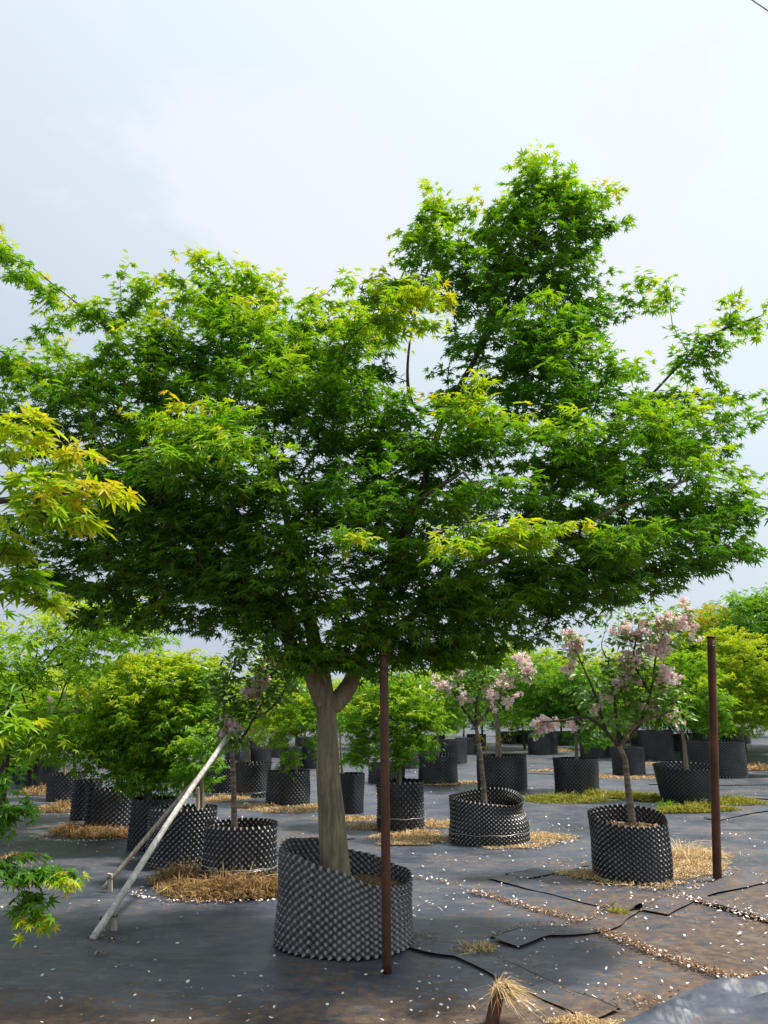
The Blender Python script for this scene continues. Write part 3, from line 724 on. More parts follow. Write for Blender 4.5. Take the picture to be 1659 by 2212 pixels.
lob = [ # zx, zy, rx, rz, dY, ry, weight, young
    (1170, 400, 95, 90, 0, .35, 1.1, .25), (1250, 430, 95, 50, 0, .3, .8, .25), (1170, 540, 100, 110, 0, .45, 1.1, .1), (1240, 500, 50, 55, 0, .3, .8, .1),
    (945, 470, 80, 70, .1, .35, .9, .2), (940, 570, 95, 90, .1, .4, 1, .1), (1060, 640, 110, 90, .1, .6, 1.1),
    (1400, 640, 75, 42, 0, .3, .65, .1), (1285, 675, 75, 45, .1, .35, .8, .1), (1195, 760, 100, 90, .1, .6, 1),
    (1600, 690, 70, 45, .2, .3, .8, .15), (1500, 760, 85, 60, .15, .35, .7), (1440, 865, 70, 42, .1, .35, .75, .05), (1570, 850, 75, 50, .2, .35, .25), (1480, 940, 130, 70, 0, .6, .9, .05), (1630, 880, 40, 60, .3, .3, .4),
    (1240, 870, 170, 110, -.1, .9, 1.05), (1050, 830, 130, 100, .3, .7, .8), (1000, 880, 90, 60, -1.0, .4, 1.1, .3), (1380, 970, 160, 90, -.4, .8, 1, .1),
    (1500, 1090, 120, 100, -.1, .7, 1.1), (1400, 1200, 170, 90, -.1, .9, 1.2), (1240, 1080, 180, 110, -.1, 1.0, 1.0), (1620, 1110, 50, 50, -.2, .4, .8), (1560, 1190, 60, 60, 0, .5, .8),
    (1250, 1250, 190, 85, -.1, .9, 1.2), (1080, 1310, 160, 90, 0, .9, 1.15), (1010, 1390, 110, 50, 0, .6, 1.0),
    (870, 1240, 170, 90, 0, .9, .8), (820, 1330, 130, 70, -.2, .7, .75), (720, 1420, 90, 45, -.3, .35, 1.1, -.05), (800, 1440, 60, 25, -.25, .25, .9, -.05), (620, 1390, 60, 40, -.1, .4, .8),
    (900, 1060, 170, 120, .1, 1.1, .9), (730, 960, 190, 130, 0, 1.0, 1.0), (700, 790, 150, 90, .1, .8, 1.1, .1), (820, 640, 80, 60, 0, .5, 1.0, .15), (690, 700, 70, 50, .1, .5, 1, .2),
    (900, 670, 100, 36, -1.2, .35, 1.5, .4), (780, 720, 90, 50, -.9, .4, 1.2, .2),
    (470, 630, 110, 75, 0, .5, 1.15, .25), (570, 640, 55, 70, 0, .4, .9, .2), (310, 640, 55, 55, .1, .4, .85, .15), (440, 760, 160, 90, 0, .8, 1.1, .1),
    (200, 690, 85, 45, .1, .4, .8, .15), (90, 620, 60, 40, 0, .35, .75, .15), (20, 560, 45, 55, -.1, .35, .8, .2), (-40, 520, 50, 50, -.1, .3, .8, .2), (70, 720, 50, 25, .2, .3, .3),
    (130, 810, 120, 55, -.2, .6, 1.05, .25), (20, 790, 60, 40, -.2, .4, .8, .3), (280, 840, 120, 80, 0, .8, 1), (120, 930, 150, 70, 0, .9, 1.05), (-30, 900, 70, 60, -.1, .5, .8, .2),
    (400, 950, 210, 110, 0, 1.0, 1.0), (430, 930, 150, 50, -1.1, .5, 1.4, .25), (470, 1010, 150, 70, -1.25, .5, 1.3, .05), (600, 1060, 80, 40, -1.1, .35, 1.0, .05), (620, 850, 170, 100, -.6, .6, 1.0, .1),
    (260, 1140, 200, 100, 0, 1.0, 1.25), (350, 1240, 170, 65, .1, .9, 1.2), (130, 1190, 110, 60, .1, .7, .9), (240, 1290, 120, 45, .1, .5, 1.1), (110, 1250, 90, 36, .1, .5, 1.0), (400, 1090, 180, 90, -.4, .9, 1.1),
    (540, 1180, 160, 110, .1, .9, .7), (540, 1310, 110, 60, 0, .7, .9), (680, 1270, 110, 70, -.3, .5, .75), (640, 1250, 70, 30, -.9, .3, .8), (180, 1340, 70, 18, .1, .2, .35),
    (760, 1160, 60, 18, -1.35, .25, 1.3, .45), (960, 1180, 70, 25, -1.5, .3, 1.6, .5), (1080, 1150, 110, 38, -1.45, .35, 1.6, .45), (1180, 1150, 55, 30, -1.4, .3, 1.3, .4), (1050, 1070, 130, 45, -1.1, .4, 1, .05),
    (760, 1080, 150, 70, -.8, .6, .9), (1330, 1160, 110, 55, -1.0, .4, .9, .05), (1150, 960, 150, 70, -.9, .5, 1, .05)]
rng = np.random.default_rng(5)
lob += [(640, 1180, 120, 60, -.9, .4, .9, -.05), (830, 1200, 130, 60, -.8, .4, .9, -.05), (500, 1160, 120, 60, -.8, .4, 1, -.05), (930, 1260, 130, 60, -.6, .4, 1, -.05), (740, 1330, 120, 55, -.6, .35, 1, -.05), (1000, 1320, 120, 60, -.5, .4, 1, -.05), (600, 1330, 90, 55, -.4, .35, .9, -.05), (880, 1380, 120, 45, -.3, .4, 1, -.05), (700, 1120, 130, 60, -.6, .5, .9), (1120, 1230, 130, 60, -.7, .4, 1, -.05), (1000, 960, 130, 70, -.5, .5, .9), (820, 900, 130, 80, -.4, .5, .9, .05), (340, 760, 110, 70, -.4, .5, 1, .2), (560, 730, 110, 70, -.5, .5, 1, .2), (1140, 720, 110, 90, -.3, .5, 1, .05), (450, 1260, 120, 55, -.5, .4, 1.1, -.05), (560, 1260, 110, 60, -.8, .35, 1, -.05), (330, 1335, 130, 32, 0, .4, 1.2), (480, 1345, 90, 35, -.1, .4, .9), (200, 1345, 70, 14, .1, .2, .4), (1100, 480, 60, 80, 0, .35, 1, .1), (1280, 480, 60, 70, 0, .35, .9, .15), (1050, 560, 60, 70, .1, .4, .9), (1230, 620, 80, 70, 0, .4, .9), (330, 1120, 120, 60, -.75, .35, 1.1, -.05), (420, 1200, 110, 55, -.7, .35, 1.1, -.05), (500, 1290, 90, 50, -.6, .3, 1.1, -.05), (260, 1020, 110, 55, -.7, .35, 1.1, .1), (720, 1425, 100, 30, -.4, .3, 1.2, -.05), (640, 1420, 70, 45, -.4, .3, 1.1, -.05), (880, 1420, 100, 35, -.1, .4, 1.1, -.05), (780, 1400, 90, 50, -.45, .3, 1.1, -.05), (980, 1410, 100, 35, 0, .5, 1.1, -.05)]
attr, young = lobes_to_attr(lob, 130, rng, Y0)
# clumps of newer growth
cl = np.array([mnoise.noise((p[0] * 1.7, p[1] * 1.7, p[2] * 1.7)) for p in attr]); young = np.clip(young * 1.15 + .35 * cl, -.1, 1)
limbs = [(tr, fr) if i == 0 else ([np.append(q[:3], q[3] * (.95 if j < 2 else .72)) for j, q in enumerate(tr)], fr) for i, (tr, fr) in enumerate(limbs)]
make_tree(root, limbs, attr, young, 15, .068, .30, STAR7, seed=5, bf=.30, droop=.30, pick=300, tmax=.86)
print('main twigs', len(attr))

# ---- mid-ground maples
def pot_maple(key, label, trunk_z, lobes, dens=70, k=10, size=.06, tint0=.3, seed=1, r0=.03, group=None, droop=.45, tpl=STAR5, tmax=.74, name='maple_tree', cat='tree'):
    """trunk_z: list of (zx, zy) from the soil up; lobes as (zx, zy, rx, rz[, dY, weight, young])"""
    _, c, rt, hs, hg = POT[key]
    Yt = c.y
    pts = []
    for i, (zx, zy) in enumerate(trunk_z):
        p = P(zx, zy, Yt); q = i / max(1, len(trunk_z) - 1)
        pts.append(np.array([p.x, p.y, p.z, r0 * (1 - .4 * q)]))
    pts[0][2] = hs - .03; pts[0][3] = r0 * 1.2
    root = empty(name, (pts[0][0], pts[0][1], hs - .02), label, cat, group)
    L2 = []
    for L in lobes:
        zx, zy, rx, rz = L[:4]; dY = L[4] if len(L) > 4 else 0; w = L[5] if len(L) > 5 else 1.0; yv = L[6] if len(L) > 6 else 0
        ce = P(zx, zy, Yt + dY); L2.append((zx, zy, rx, rz, dY, rx * depth_of(ce) / FZ * .85, w, yv))
    rg = np.random.default_rng(seed); at, yo = lobes_to_attr(L2, dens * 1.7, rg, Yt)
    at[:, 2] = np.maximum(at[:, 2], .25)
    cl = np.array([mnoise.noise((p[0] * 2.2 + seed, p[1] * 2.2, p[2] * 2.2)) for p in at]); yo = np.clip(yo + .3 * cl, -.15, 1)
    make_tree(root, [(pts, .75)], at, yo, k + 2, size * 1.15, tint0 + .15, tpl, seed=seed, bf=.4, droop=droop, span=.15, tip_r=.0016, tmax=tmax)
    return root
pot_maple('j', 'light green drooping maple with dense rounded crown beside the leaning props', [(320, 1722), (322, 1660), (325, 1600)], [(330, 1510, 150, 90, 0, 1.2, .3), (420, 1460, 85, 60, 0, 1.2, .3), (250, 1560, 85, 70, 0, 1.1, .25), (300, 1620, 110, 70, 0, 1.1), (400, 1600, 100, 80, -.2, 1.2, .1), (330, 1440, 90, 40, 0, 1.1, .35), (220, 1610, 55, 60), (330, 1670, 110, 40, 0, 1, -.1), (430, 1690, 50, 25, 0, .8), (440, 1530, 60, 70, -.2, 1.1, .2)], 135, 10, .068, .24, 21, .05)
pot_maple('i', 'low dark green maple drooping behind the white props', [(438, 1735), (436, 1690), (432, 1660)], [(440, 1620, 70, 60, .1, 1), (400, 1680, 50, 30, .2, .8)], 90, 9, .06, .15, 22, .025)
pot_maple('k', 'small thin maple with sparse crown in the bent pot', [(255, 1700), (254, 1660), (250, 1620)], [(235, 1600, 60, 45), (270, 1640, 40, 30, .1)], 60, 8, .055, .22, 23, .028)
pot_maple('f', 'yellow green maple with shoots drooping left of the thick trunk', [(640, 1668), (640, 1620), (640, 1580)], [(630, 1530, 90, 60, 0, 1.2, .3), (590, 1570, 60, 40, 0, 1, .35), (618, 1635, 26, 40, -.3, 1.2, -.1), (690, 1580, 50, 70, .1, 1, -.1), (660, 1470, 70, 50, .2)], 100, 10, .06, .30, 24, .03)
pot_maple('g', 'thin maple with pale stem between the cherry and the yellow green maple', [(541, 1660), (538, 1620), (535, 1590)], [(560, 1560, 50, 40, 0, 1, .3), (520, 1530, 60, 50)], 90, 9, .06, .34, 25, .022)
pot_maple('post', 'bushy green maple right behind the rusty pole with bright top leaves', [(862, 1685), (862, 1650), (858, 1610)], [(850, 1530, 110, 70, 0, 1.2, .3), (790, 1560, 60, 60, 0, 1, .15), (920, 1560, 60, 60, 0, 1, .15), (850, 1610, 100, 50, 0, 1.1, -.1), (770, 1640, 40, 30, .1, .8, -.2), (850, 1470, 80, 40, .1)], 105, 10, .062, .22, 26, .035)
pot_maple('dark', 'slender dark maple standing in the narrow matt black pot', [(741, 1676), (736, 1620), (734, 1570)], [(745, 1540, 50, 50, .2, 1, -.1), (770, 1650, 40, 25, .1, .7, -.2)], 80, 8, .06, .1, 27, .022)
pot_maple('p', 'tall thick stemmed green maple behind the caved in pot', [(1078, 1640), (1075, 1580), (1068, 1520)], [(1090, 1440, 130, 60, .2, 1.1), (1000, 1430, 70, 50, .2), (1130, 1500, 70, 50, .4, 1), (980, 1500, 60, 50, .3)], 85, 9, .065, .24, 28, .06)
pot_maple('q', 'dark green maple in the weedy pot beside the pink cherry', [(1246, 1640), (1243, 1590), (1240, 1550)], [(1190, 1490, 90, 70, .2, 1.2, -.15), (1260, 1500, 80, 70, .2, 1.1, -.1), (1270, 1590, 60, 30, 0, 1, 0), (1170, 1540, 60, 40, .2, 1, -.1)], 95, 9, .065, .12, 29, .03)
pot_maple('s', 'green maple with olive stem in the tapered pot', [(1482, 1660), (1478, 1610), (1470, 1570)], [(1480, 1510, 90, 60, 0, 1.2, .15), (1420, 1520, 50, 50, .1, 1, 0), (1540, 1540, 60, 50, 0, 1, .1), (1500, 1440, 70, 40, .2, 1)], 105, 9, .065, .2, 30, .04)
pot_maple('t', 'yellow green maple spreading beyond the standing rusty pole', [(1540, 1608), (1545, 1570), (1550, 1540)], [(1560, 1480, 90, 60, 0, 1.1, .3), (1620, 1440, 80, 80, 0, 1.1, .35), (1600, 1540, 80, 50, 0, 1.1, .2), (1670, 1500, 60, 70, 0, 1, .3), (1560, 1390, 50, 40, .3, 1, .3)], 95, 9, .072, .36, 31, .035)
pot_maple('y', 'orange tipped maple rising behind the pink cherry', [(1570, 1580), (1560, 1500), (1550, 1440)], [(1540, 1350, 55, 45, .2, 1.2, .5), (1500, 1390, 60, 50, .2, 1.1, .1), (1560, 1420, 60, 50, .1)], 90, 9, .075, .38, 32, .035, tmax=.9)
pot_maple('u', 'fresh green maple in the row behind the pink cherry', [(1420, 1585), (1418, 1550), (1415, 1520)], [(1400, 1460, 80, 50, 0, 1.1, .2), (1330, 1440, 70, 40, .2, 1, .2), (1440, 1400, 50, 40, .2, 1, .2)], 70, 9, .08, .3, 33, .035)
pot_maple('v', 'light green maple whose crown fills the gap between two pink cherries', [(1172, 1585), (1172, 1540), (1172, 1500)], [(1170, 1440, 70, 40, .2, 1.1, .25), (1240, 1440, 60, 40, .3, 1, .25), (1120, 1420, 50, 30, .2, 1, .2)], 70, 9, .085, .3, 34, .035)
pot_maple('o', 'green maple in the middle row above the straw strips', [(946, 1638), (945, 1590), (945, 1550)], [(940, 1500, 70, 50, .1, 1, .1), (970, 1540, 50, 40, .1)], 75, 8, .07, .25, 35, .03)
pot_maple('m', 'small bright maple next to the smooth dark pots', [(140, 1680), (140, 1640), (138, 1600)], [(120, 1500, 70, 50, 0, 1, .2), (60, 1540, 60, 40, .2), (130, 1560, 60, 40, .1, .8)], 75, 8, .07, .32, 36, .025)

# ---- cherries with blossom
def flower_tpl(rg, n=10):
    mb = MB()
    for i in range(n):
        d = rg.normal(0, 1, 3); d /= np.linalg.norm(d); s = np.cross(d, rg.normal(0, 1, 3)); s /= np.linalg.norm(s); t = np.cross(d, s)
        c_ = d * .75; w = .55
        mb.add([c_ * .35, c_ + s * w - d * .1, c_ * 1.25 + t * w * .9, c_ - s * w - d * .1], [[0, 1, 2], [0, 2, 3]])
    return np.concatenate(mb.v), np.concatenate(mb.f[3])
def cherry(key, label, trunk_z, limbs_z, lobes, blooms, seed, r0=.032, nl=8, dens=170):
    _, c, rt, hs, hg = POT[key]; Yt = c.y
    pts = [Lp(x, y, Yt, r0 * (1 - .25 * i / len(trunk_z))) for i, (x, y) in enumerate(trunk_z)]
    pts[0][2] = hs - .03; pts[0][3] *= 1.25
    root = empty('cherry_tree', (pts[0][0], pts[0][1], hs - .02), label, 'tree')
    limbs = [(pts, 2.0)]
    for lz in limbs_z:
        m = len(lz); limbs.append(([Lp(x, y, Yt + dY, r0 * .62 * (1 - .72 * i / (m - 1))) for i, (x, y, dY) in enumerate(lz)], .3))
    L2 = []
    for L in lobes:
        zx, zy, rx, rz = L[:4]; ce = P(zx, zy, Yt); L2.append((zx, zy, rx, rz, 0, rx * depth_of(ce) / FZ * .8, 1, L[4] if len(L) > 4 else 0))
    rg = np.random.default_rng(seed); at, yo = lobes_to_attr(L2, dens, rg, Yt)
    make_tree(root, limbs, at, np.clip(yo + rg.normal(0, .2, len(at)), 0, 1), nl, .085, .35, OVAL, seed=seed, bf=.5, droop=.5, span=.14, bark='cherry_bark', leafmat='cherry_leaf', flat=.7, tip_r=.002)
    tv, tf = flower_tpl(rg); pos = []; 
    for (zx, zy, rx, rz, nf) in blooms:
        ce = np.array(P(zx, zy, Yt)); s = depth_of(Vector(ce)) / FZ; ncl = max(1, nf // 3)
        u = rg.normal(0, .5, (ncl, 3)); u[:, 1] -= .7; cc = ce + u * np.array([rx * s, rx * s * .8, rz * s])
        for q in cc: pos.append(q + rg.normal(0, .028, (6, 3)))
    pos = np.concatenate(pos) - np.array(root.location); n = len(pos); sz = rg.uniform(.025, .036, n)
    A = rg.uniform(0, 6.28, n); R = np.stack([np.cos(A), np.sin(A)], -1)
    tx = tv[None, :, 0] * R[:, :1] - tv[None, :, 1] * R[:, 1:]; ty = tv[None, :, 0] * R[:, 1:] + tv[None, :, 1] * R[:, :1]
    W = np.stack([tx, ty, np.repeat(tv[None, :, 2], n, 0)], -1) * sz[:, None, None] + pos[:, None]
    FF = (tf[None] + (np.arange(n) * len(tv))[:, None, None]).reshape(-1, 3)
    tint = np.clip(rg.normal(.55, .2, n)[:, None] + rg.normal(0, .15, (n, len(tv))), 0, 1)
    o = obj('blossoms', npmesh('blossoms', W.reshape(-1, 3), [FF], {'tint': tint.ravel()}, False), M['blossom'], root); o['kind'] = 'stuff'
    return root
cherry('cherry_r', 'pink flowering cherry with forked trunk beside the standing rusty pole', [(1366, 1765), (1355, 1690), (1350, 1640), (1338, 1612)],
    [[(1338, 1612, 0), (1310, 1580, 0), (1285, 1500, -.05), (1250, 1420, 0), (1225, 1370, 0)], [(1338, 1612, 0), (1330, 1540, .1), (1320, 1450, .1), (1300, 1400, .1)], [(1338, 1612, 0), (1375, 1575, 0), (1405, 1500, 0), (1420, 1400, 0), (1450, 1340, 0)], [(1338, 1612, 0), (1380, 1560, -.1), (1440, 1540, -.2), (1470, 1490, -.2)], [(1310, 1580, 0), (1270, 1550, -.1), (1225, 1555, -.15), (1165, 1560, -.2)], [(1405, 1500, 0), (1370, 1430, -.1), (1380, 1350, -.1)]],
    [(1240, 1390, 45, 50, .2), (1390, 1350, 95, 55, .2), (1470, 1340, 35, 40, .3), (1320, 1480, 95, 70), (1410, 1490, 70, 60), (1170, 1560, 40, 16, .2), (1330, 1550, 70, 30), (1450, 1540, 40, 30, .3), (1340, 1420, 60, 50)],
    [(1225, 1380, 20, 30, 24), (1250, 1395, 15, 12, 12), (1390, 1370, 40, 35, 66), (1440, 1350, 35, 25, 48), (1485, 1340, 18, 25, 24), (1350, 1360, 30, 20, 30), (1360, 1430, 30, 18, 30), (1340, 1470, 25, 20, 30), (1430, 1470, 28, 28, 36), (1165, 1565, 24, 12, 42), (1240, 1565, 10, 12, 6), (1400, 1535, 10, 20, 12), (1230, 1440, 15, 12, 12), (1420, 1400, 20, 15, 18), (1450, 1550, 12, 8, 6), (1290, 1540, 15, 10, 6), (1480, 1310, 12, 12, 12), (1310, 1500, 12, 12, 6)], 41)
cherry('crushed', 'pink flowering cherry leaning slightly in the caved in pot', [(1047, 1702), (1040, 1650), (1032, 1590), (1028, 1570)],
    [[(1028, 1570, 0), (1000, 1530, 0), (970, 1480, 0), (945, 1440, 0)], [(1028, 1570, 0), (1030, 1510, 0), (1050, 1450, 0)], [(1028, 1570, 0), (1060, 1530, 0), (1100, 1480, 0), (1145, 1440, 0)]],
    [(965, 1480, 50, 50, .2), (1060, 1450, 70, 50, .1), (1140, 1450, 30, 30, .2), (1030, 1520, 60, 40)],
    [(955, 1480, 22, 16, 24), (990, 1450, 20, 14, 18), (1050, 1500, 30, 14, 24), (1080, 1470, 25, 18, 30), (1140, 1455, 14, 20, 30), (1090, 1510, 25, 14, 18), (1000, 1510, 20, 12, 12), (1120, 1420, 20, 14, 12)], 42, .03)
cherry('cherry_l', 'cherry with few pink blossoms tied to the leaning white props', [(508, 1788), (505, 1720), (503, 1650), (500, 1610)],
    [[(500, 1610, 0), (485, 1560, 0), (490, 1480, 0), (515, 1410, 0)], [(500, 1610, 0), (530, 1585, 0), (545, 1555, 0), (575, 1500, 0), (590, 1430, 0)], [(545, 1555, 0), (580, 1535, -.1), (610, 1500, -.1), (635, 1430, -.1)]],
    [(495, 1560, 30, 50), (580, 1450, 50, 45, .2), (515, 1420, 30, 40, .3), (610, 1430, 40, 40, .1), (500, 1500, 45, 55), (470, 1470, 30, 40), (560, 1520, 40, 40), (510, 1590, 26, 26), (630, 1480, 30, 30), (540, 1380, 40, 40, .2)],
    [(500, 1560, 16, 20, 30), (490, 1590, 14, 10, 12), (545, 1500, 20, 16, 24), (570, 1470, 20, 16, 24), (600, 1440, 20, 22, 30), (580, 1420, 18, 14, 18), (630, 1400, 12, 16, 12)], 43, .028, 10, 330)
cherry('l', 'thin leaning cherry with faded blossom in the narrow checkered pot', [(167, 1690), (160, 1640), (155, 1600)],
    [[(155, 1600, 0), (135, 1560, 0), (110, 1530, 0)], [(155, 1600, 0), (165, 1540, 0), (170, 1460, 0)]],
    [(160, 1540, 50, 50, .2), (175, 1450, 22, 40, .4), (130, 1570, 40, 30)],
    [(160, 1560, 30, 18, 24), (130, 1550, 20, 20, 18), (170, 1520, 20, 20, 12), (140, 1500, 30, 20, 12)], 44, .024, 7, 140)

# ---- yellow shrub in the broad pot
_, c, rt, hs, hg = POT['p']; b0 = P(1048, 1625, c.y - .15)
root = empty('variegated_shrub', (b0.x, b0.y, hs - .02), 'yellow leaved shrub crowding the broad black pot', 'shrub')
rg = np.random.default_rng(77); at, yo = lobes_to_attr([(1050, 1590, 28, 32, -.1, .15, 1, .5), (1092, 1585, 14, 26, -.1, .1, 1, .5)], 170, rg, c.y)
make_tree(root, [([np.array([b0.x, b0.y, hs - .03, .012]), np.array([b0.x, b0.y, hs + .08, .01]), np.array([b0.x + .02, b0.y, hs + .16, .008])], .3)], at, np.full(len(at), .9), 8, .05, .42, OVAL, seed=77, droop=.2, span=.08, spread=.02)

# ---- front maple at the left with yellow young leaves
px, py = -2.35, 3.05
root = empty('maple_tree', (px, py, 0), 'front maple with yellow orange young shoots reaching in from the side', 'tree')
Yf = 2.75
limbs = [([np.array([px, py, -.02, .07]), np.array([px + .02, py, .6, .055]), np.array([px + .05, py - .02, 1.1, .05]), np.array([px + .08, py - .03, 1.6, .04]), np.array([px + .10, py - .05, 2.2, .028])], .3),
    ([np.array([px + .06, py, 1.4, .03]), Lp(-160, 1150, Yf, .02), Lp(20, 1080, Yf, .012), Lp(150, 1065, Yf, .006)], .35),
    ([np.array([px + .05, py, 1.1, .03]), Lp(-200, 1500, Yf, .018), Lp(-60, 1540, Yf, .010)], .35)]
lobf = [(60, 1000, 80, 45, 0, .2, 1.1, .75), (70, 920, 34, 26, 0, .12, 1, .95), (30, 950, 40, 40, 0, .15, 1, .85), (140, 1060, 100, 20, 0, .18, 1.2, .8), (235, 1050, 42, 9, 0, .08, 1.5, .95), (150, 975, 36, 16, 0, .1, 1, .95), (60, 1080, 90, 40, 0, .22, 1.1, .5), (130, 1110, 60, 15, 0, .15, 1, .7), (170, 1125, 30, 9, 0, .08, 1, .75), (20, 1170, 30, 40, 0, .15, .6, .6), (40, 1215, 36, 14, .1, .12, .8, .6), (30, 1260, 50, 14, .1, .12, .7, .4), (100, 1290, 30, 5, .1, .06, .6, .6),
    (-120, 1450, 120, 200, .2, .4, 1, .2), (-160, 1100, 100, 120, .1, .4, 1, .4), (20, 1560, 36, 14, .3, .12, .6, .6)]
rg = np.random.default_rng(9); at, yo = lobes_to_attr(lobf, 150, rg, Yf); yo = np.clip(yo - .1 + rg.normal(0, .08, len(yo)), 0, 1)
make_tree(root, limbs, at, yo, 8, .074, .32, STAR7, seed=9, bf=.5, droop=.35, span=.11, spread=.018, pick=300, tip_r=.0016, gain=.58, tmax=.87)
Yl = 4.2; lx, ly = -3.3, 4.45
root = empty('maple_tree', (lx, ly, 0), 'maple with low drooping green shoots tipped yellow, near the wooden props', 'tree')
limbs = [([np.array([lx, ly, -.02, .06]), np.array([lx + .02, ly, .5, .05]), np.array([lx, ly, 1.0, .04])], .3), ([np.array([lx, ly, .8, .028]), Lp(-120, 1690, Yl, .016), Lp(20, 1750, Yl, .008)], .3), ([np.array([lx, ly, .6, .025]), Lp(-120, 1800, Yl, .014), Lp(0, 1870, Yl, .009), Lp(60, 1950, Yl, .005)], .3)]
lol = [(10, 1690, 60, 30, .1, .25, 1, 0), (55, 1735, 28, 16, 0, .15, 1, .05), (20, 1765, 50, 20, 0, .2, .8, 0), (15, 1860, 50, 26, 0, .2, 1.1, 0), (20, 1900, 45, 26, 0, .2, 1.1, .05), (50, 1930, 28, 24, 0, .14, 1, .15), (72, 1965, 16, 18, 0, .08, 1.2, .4), (90, 1988, 10, 10, 0, .06, 2, .8), (147, 1895, 10, 7, 0, .05, 2, .8), (118, 1888, 16, 5, 0, .05, 1, .2), (85, 1880, 20, 8, 0, .06, .8, .1), (-90, 1800, 90, 110, .1, .4, 1, .1), (-110, 1600, 100, 110, .2, .4, 1, .1)]
rg = np.random.default_rng(19); at, yo = lobes_to_attr(lol, 150, rg, Yl); yo = np.clip(yo - .08 + rg.normal(0, .08, len(yo)), 0, 1)
make_tree(root, limbs, at, yo, 9, .062, .2, STAR7, seed=19, bf=.5, droop=.5, span=.12, spread=.02, tip_r=.0016, gain=.7)
pl_ = bpy.data.objects.new('tree_pot', None); COL.objects.link(pl_); pl_.location = (lx, ly, 0)
tag(pl_, 'black dimpled pot under the maple with low drooping shoots', 'plant pot')
for ch in POT['cherry_r'][0].children:
    cc = ch.copy(); COL.objects.link(cc); cc.parent = pl_
pf = bpy.data.objects.new('tree_pot', None); COL.objects.link(pf); pf.location = (px, py, 0)
tag(pf, 'black dimpled pot under the front maple with yellow shoots', 'plant pot')
for ch in POT['cherry_r'][0].children:
    cc = ch.copy(); COL.objects.link(cc); cc.parent = pf

# ---- far trees: two prototypes standing for themselves, then copies
def far_proto(label, x, y, h, w, tint0, yv, seed, group, size=.10, k=11, n=640):
    root = empty('maple_tree', (x, y, 0), label, 'tree', group)
    rg = np.random.default_rng(seed); at = []
    for j in range(11):
        c_ = np.array([x + rg.normal(0, w * .28), y + rg.normal(0, w * .28), h * rg.uniform(.3, .85)])
        u = rg.normal(0, 1, (n // 9, 3)); u /= np.linalg.norm(u, axis=1)[:, None]; at.append(c_ + u * (rg.uniform(0, 1, n // 9) ** .4)[:, None] * np.array([w * .3, w * .3, h * .16]))
    at = np.concatenate(at); yo = np.clip(yv + .4 * (at[:, 2] / h - .6) + .3 * np.array([mnoise.noise(tuple(p * 1.3)) for p in at]), -.2, 1)
    make_tree(root, [([np.array([x, y, -.02, .045]), np.array([x + .05, y, h * .25, .038]), np.array([x, y, h * .42, .03])], .8)], at, yo, k, size, tint0 + .1, STAR5, seed=seed, bf=.4, droop=.45, span=.25, spread=.06, tip_r=.003, bark='twig', outer=.4, tmax=.72)
    return root
def copy_tree(src, loc, rz, s, label, group):
    r = src.copy(); COL.objects.link(r); r.location = loc; r.rotation_euler = (0, 0, rz); r.scale = (s, s, s)
    r['label'] = label; r['group'] = group
    if not group and 'group' in r: del r['group']
    for ch in src.children:
        c_ = ch.copy(); COL.objects.link(c_); c_.parent = r
    return r
GF = 'trees of the far rows'
def place_far(zx, ztop, Y, src, h0, label, group=GF):
    b = P(zx, 1530, Y); hh = P(zx, ztop, Y).z
    return copy_tree(src, (b.x, Y, 0), zx * .37, hh / h0, label, group)
LB = 'low bright green tree in the far rows at the back of the nursery'
LD = 'low dark green tree in the far rows at the back of the nursery'
b = P(60, 1530, 13.0)
fa = far_proto(LB, -9.0, 22.0, 3.0, 2.6, .33, .15, 61, GF)
fb = far_proto(LD, 9.6, 26.0, 3.2, 2.8, .12, 0, 62, GF)
for i, (zx, zt, Y) in enumerate(((-20, 1430, 32), (90, 1450, 35), (180, 1470, 36), (260, 1480, 33), (350, 1475, 37), (440, 1470, 32), (530, 1450, 35), (620, 1430, 30), (700, 1440, 36), (790, 1450, 32), (880, 1440, 36), (960, 1440, 30), (1040, 1430, 35), (1130, 1430, 32), (1210, 1440, 36), (1290, 1435, 32), (1360, 1420, 36), (1440, 1400, 30), (1520, 1390, 35), (1600, 1380, 30), (1690, 1370, 33), (1170, 1450, 46), (1000, 1450, 46), (830, 1455, 46), (660, 1455, 46), (480, 1470, 46), (310, 1480, 46), (140, 1475, 46), (-20, 1470, 46), (1330, 1440, 46), (1480, 1430, 46), (1620, 1420, 46))):
    src, h0, lb = (fa, 3.0, LB) if i % 3 else (fb, 3.2, LD)
    place_far(zx, zt, Y, src, h0, lb)
place_far(30, 1262, 10.5, fa, 3.0, 'tall pale green tree rising behind the front yellow maple shoots', None)
place_far(135, 1450, 17, fa, 3.0, 'round pale green tree next to the leaning faded cherry', None)
place_far(1690, 1215, 24, fb, 3.2, 'tall dark tree rising above the yellow green maple and rusty pole', None)
place_far(1570, 1250, 27, fb, 3.2, 'tall thin crowned tree behind the orange tipped maple', None)

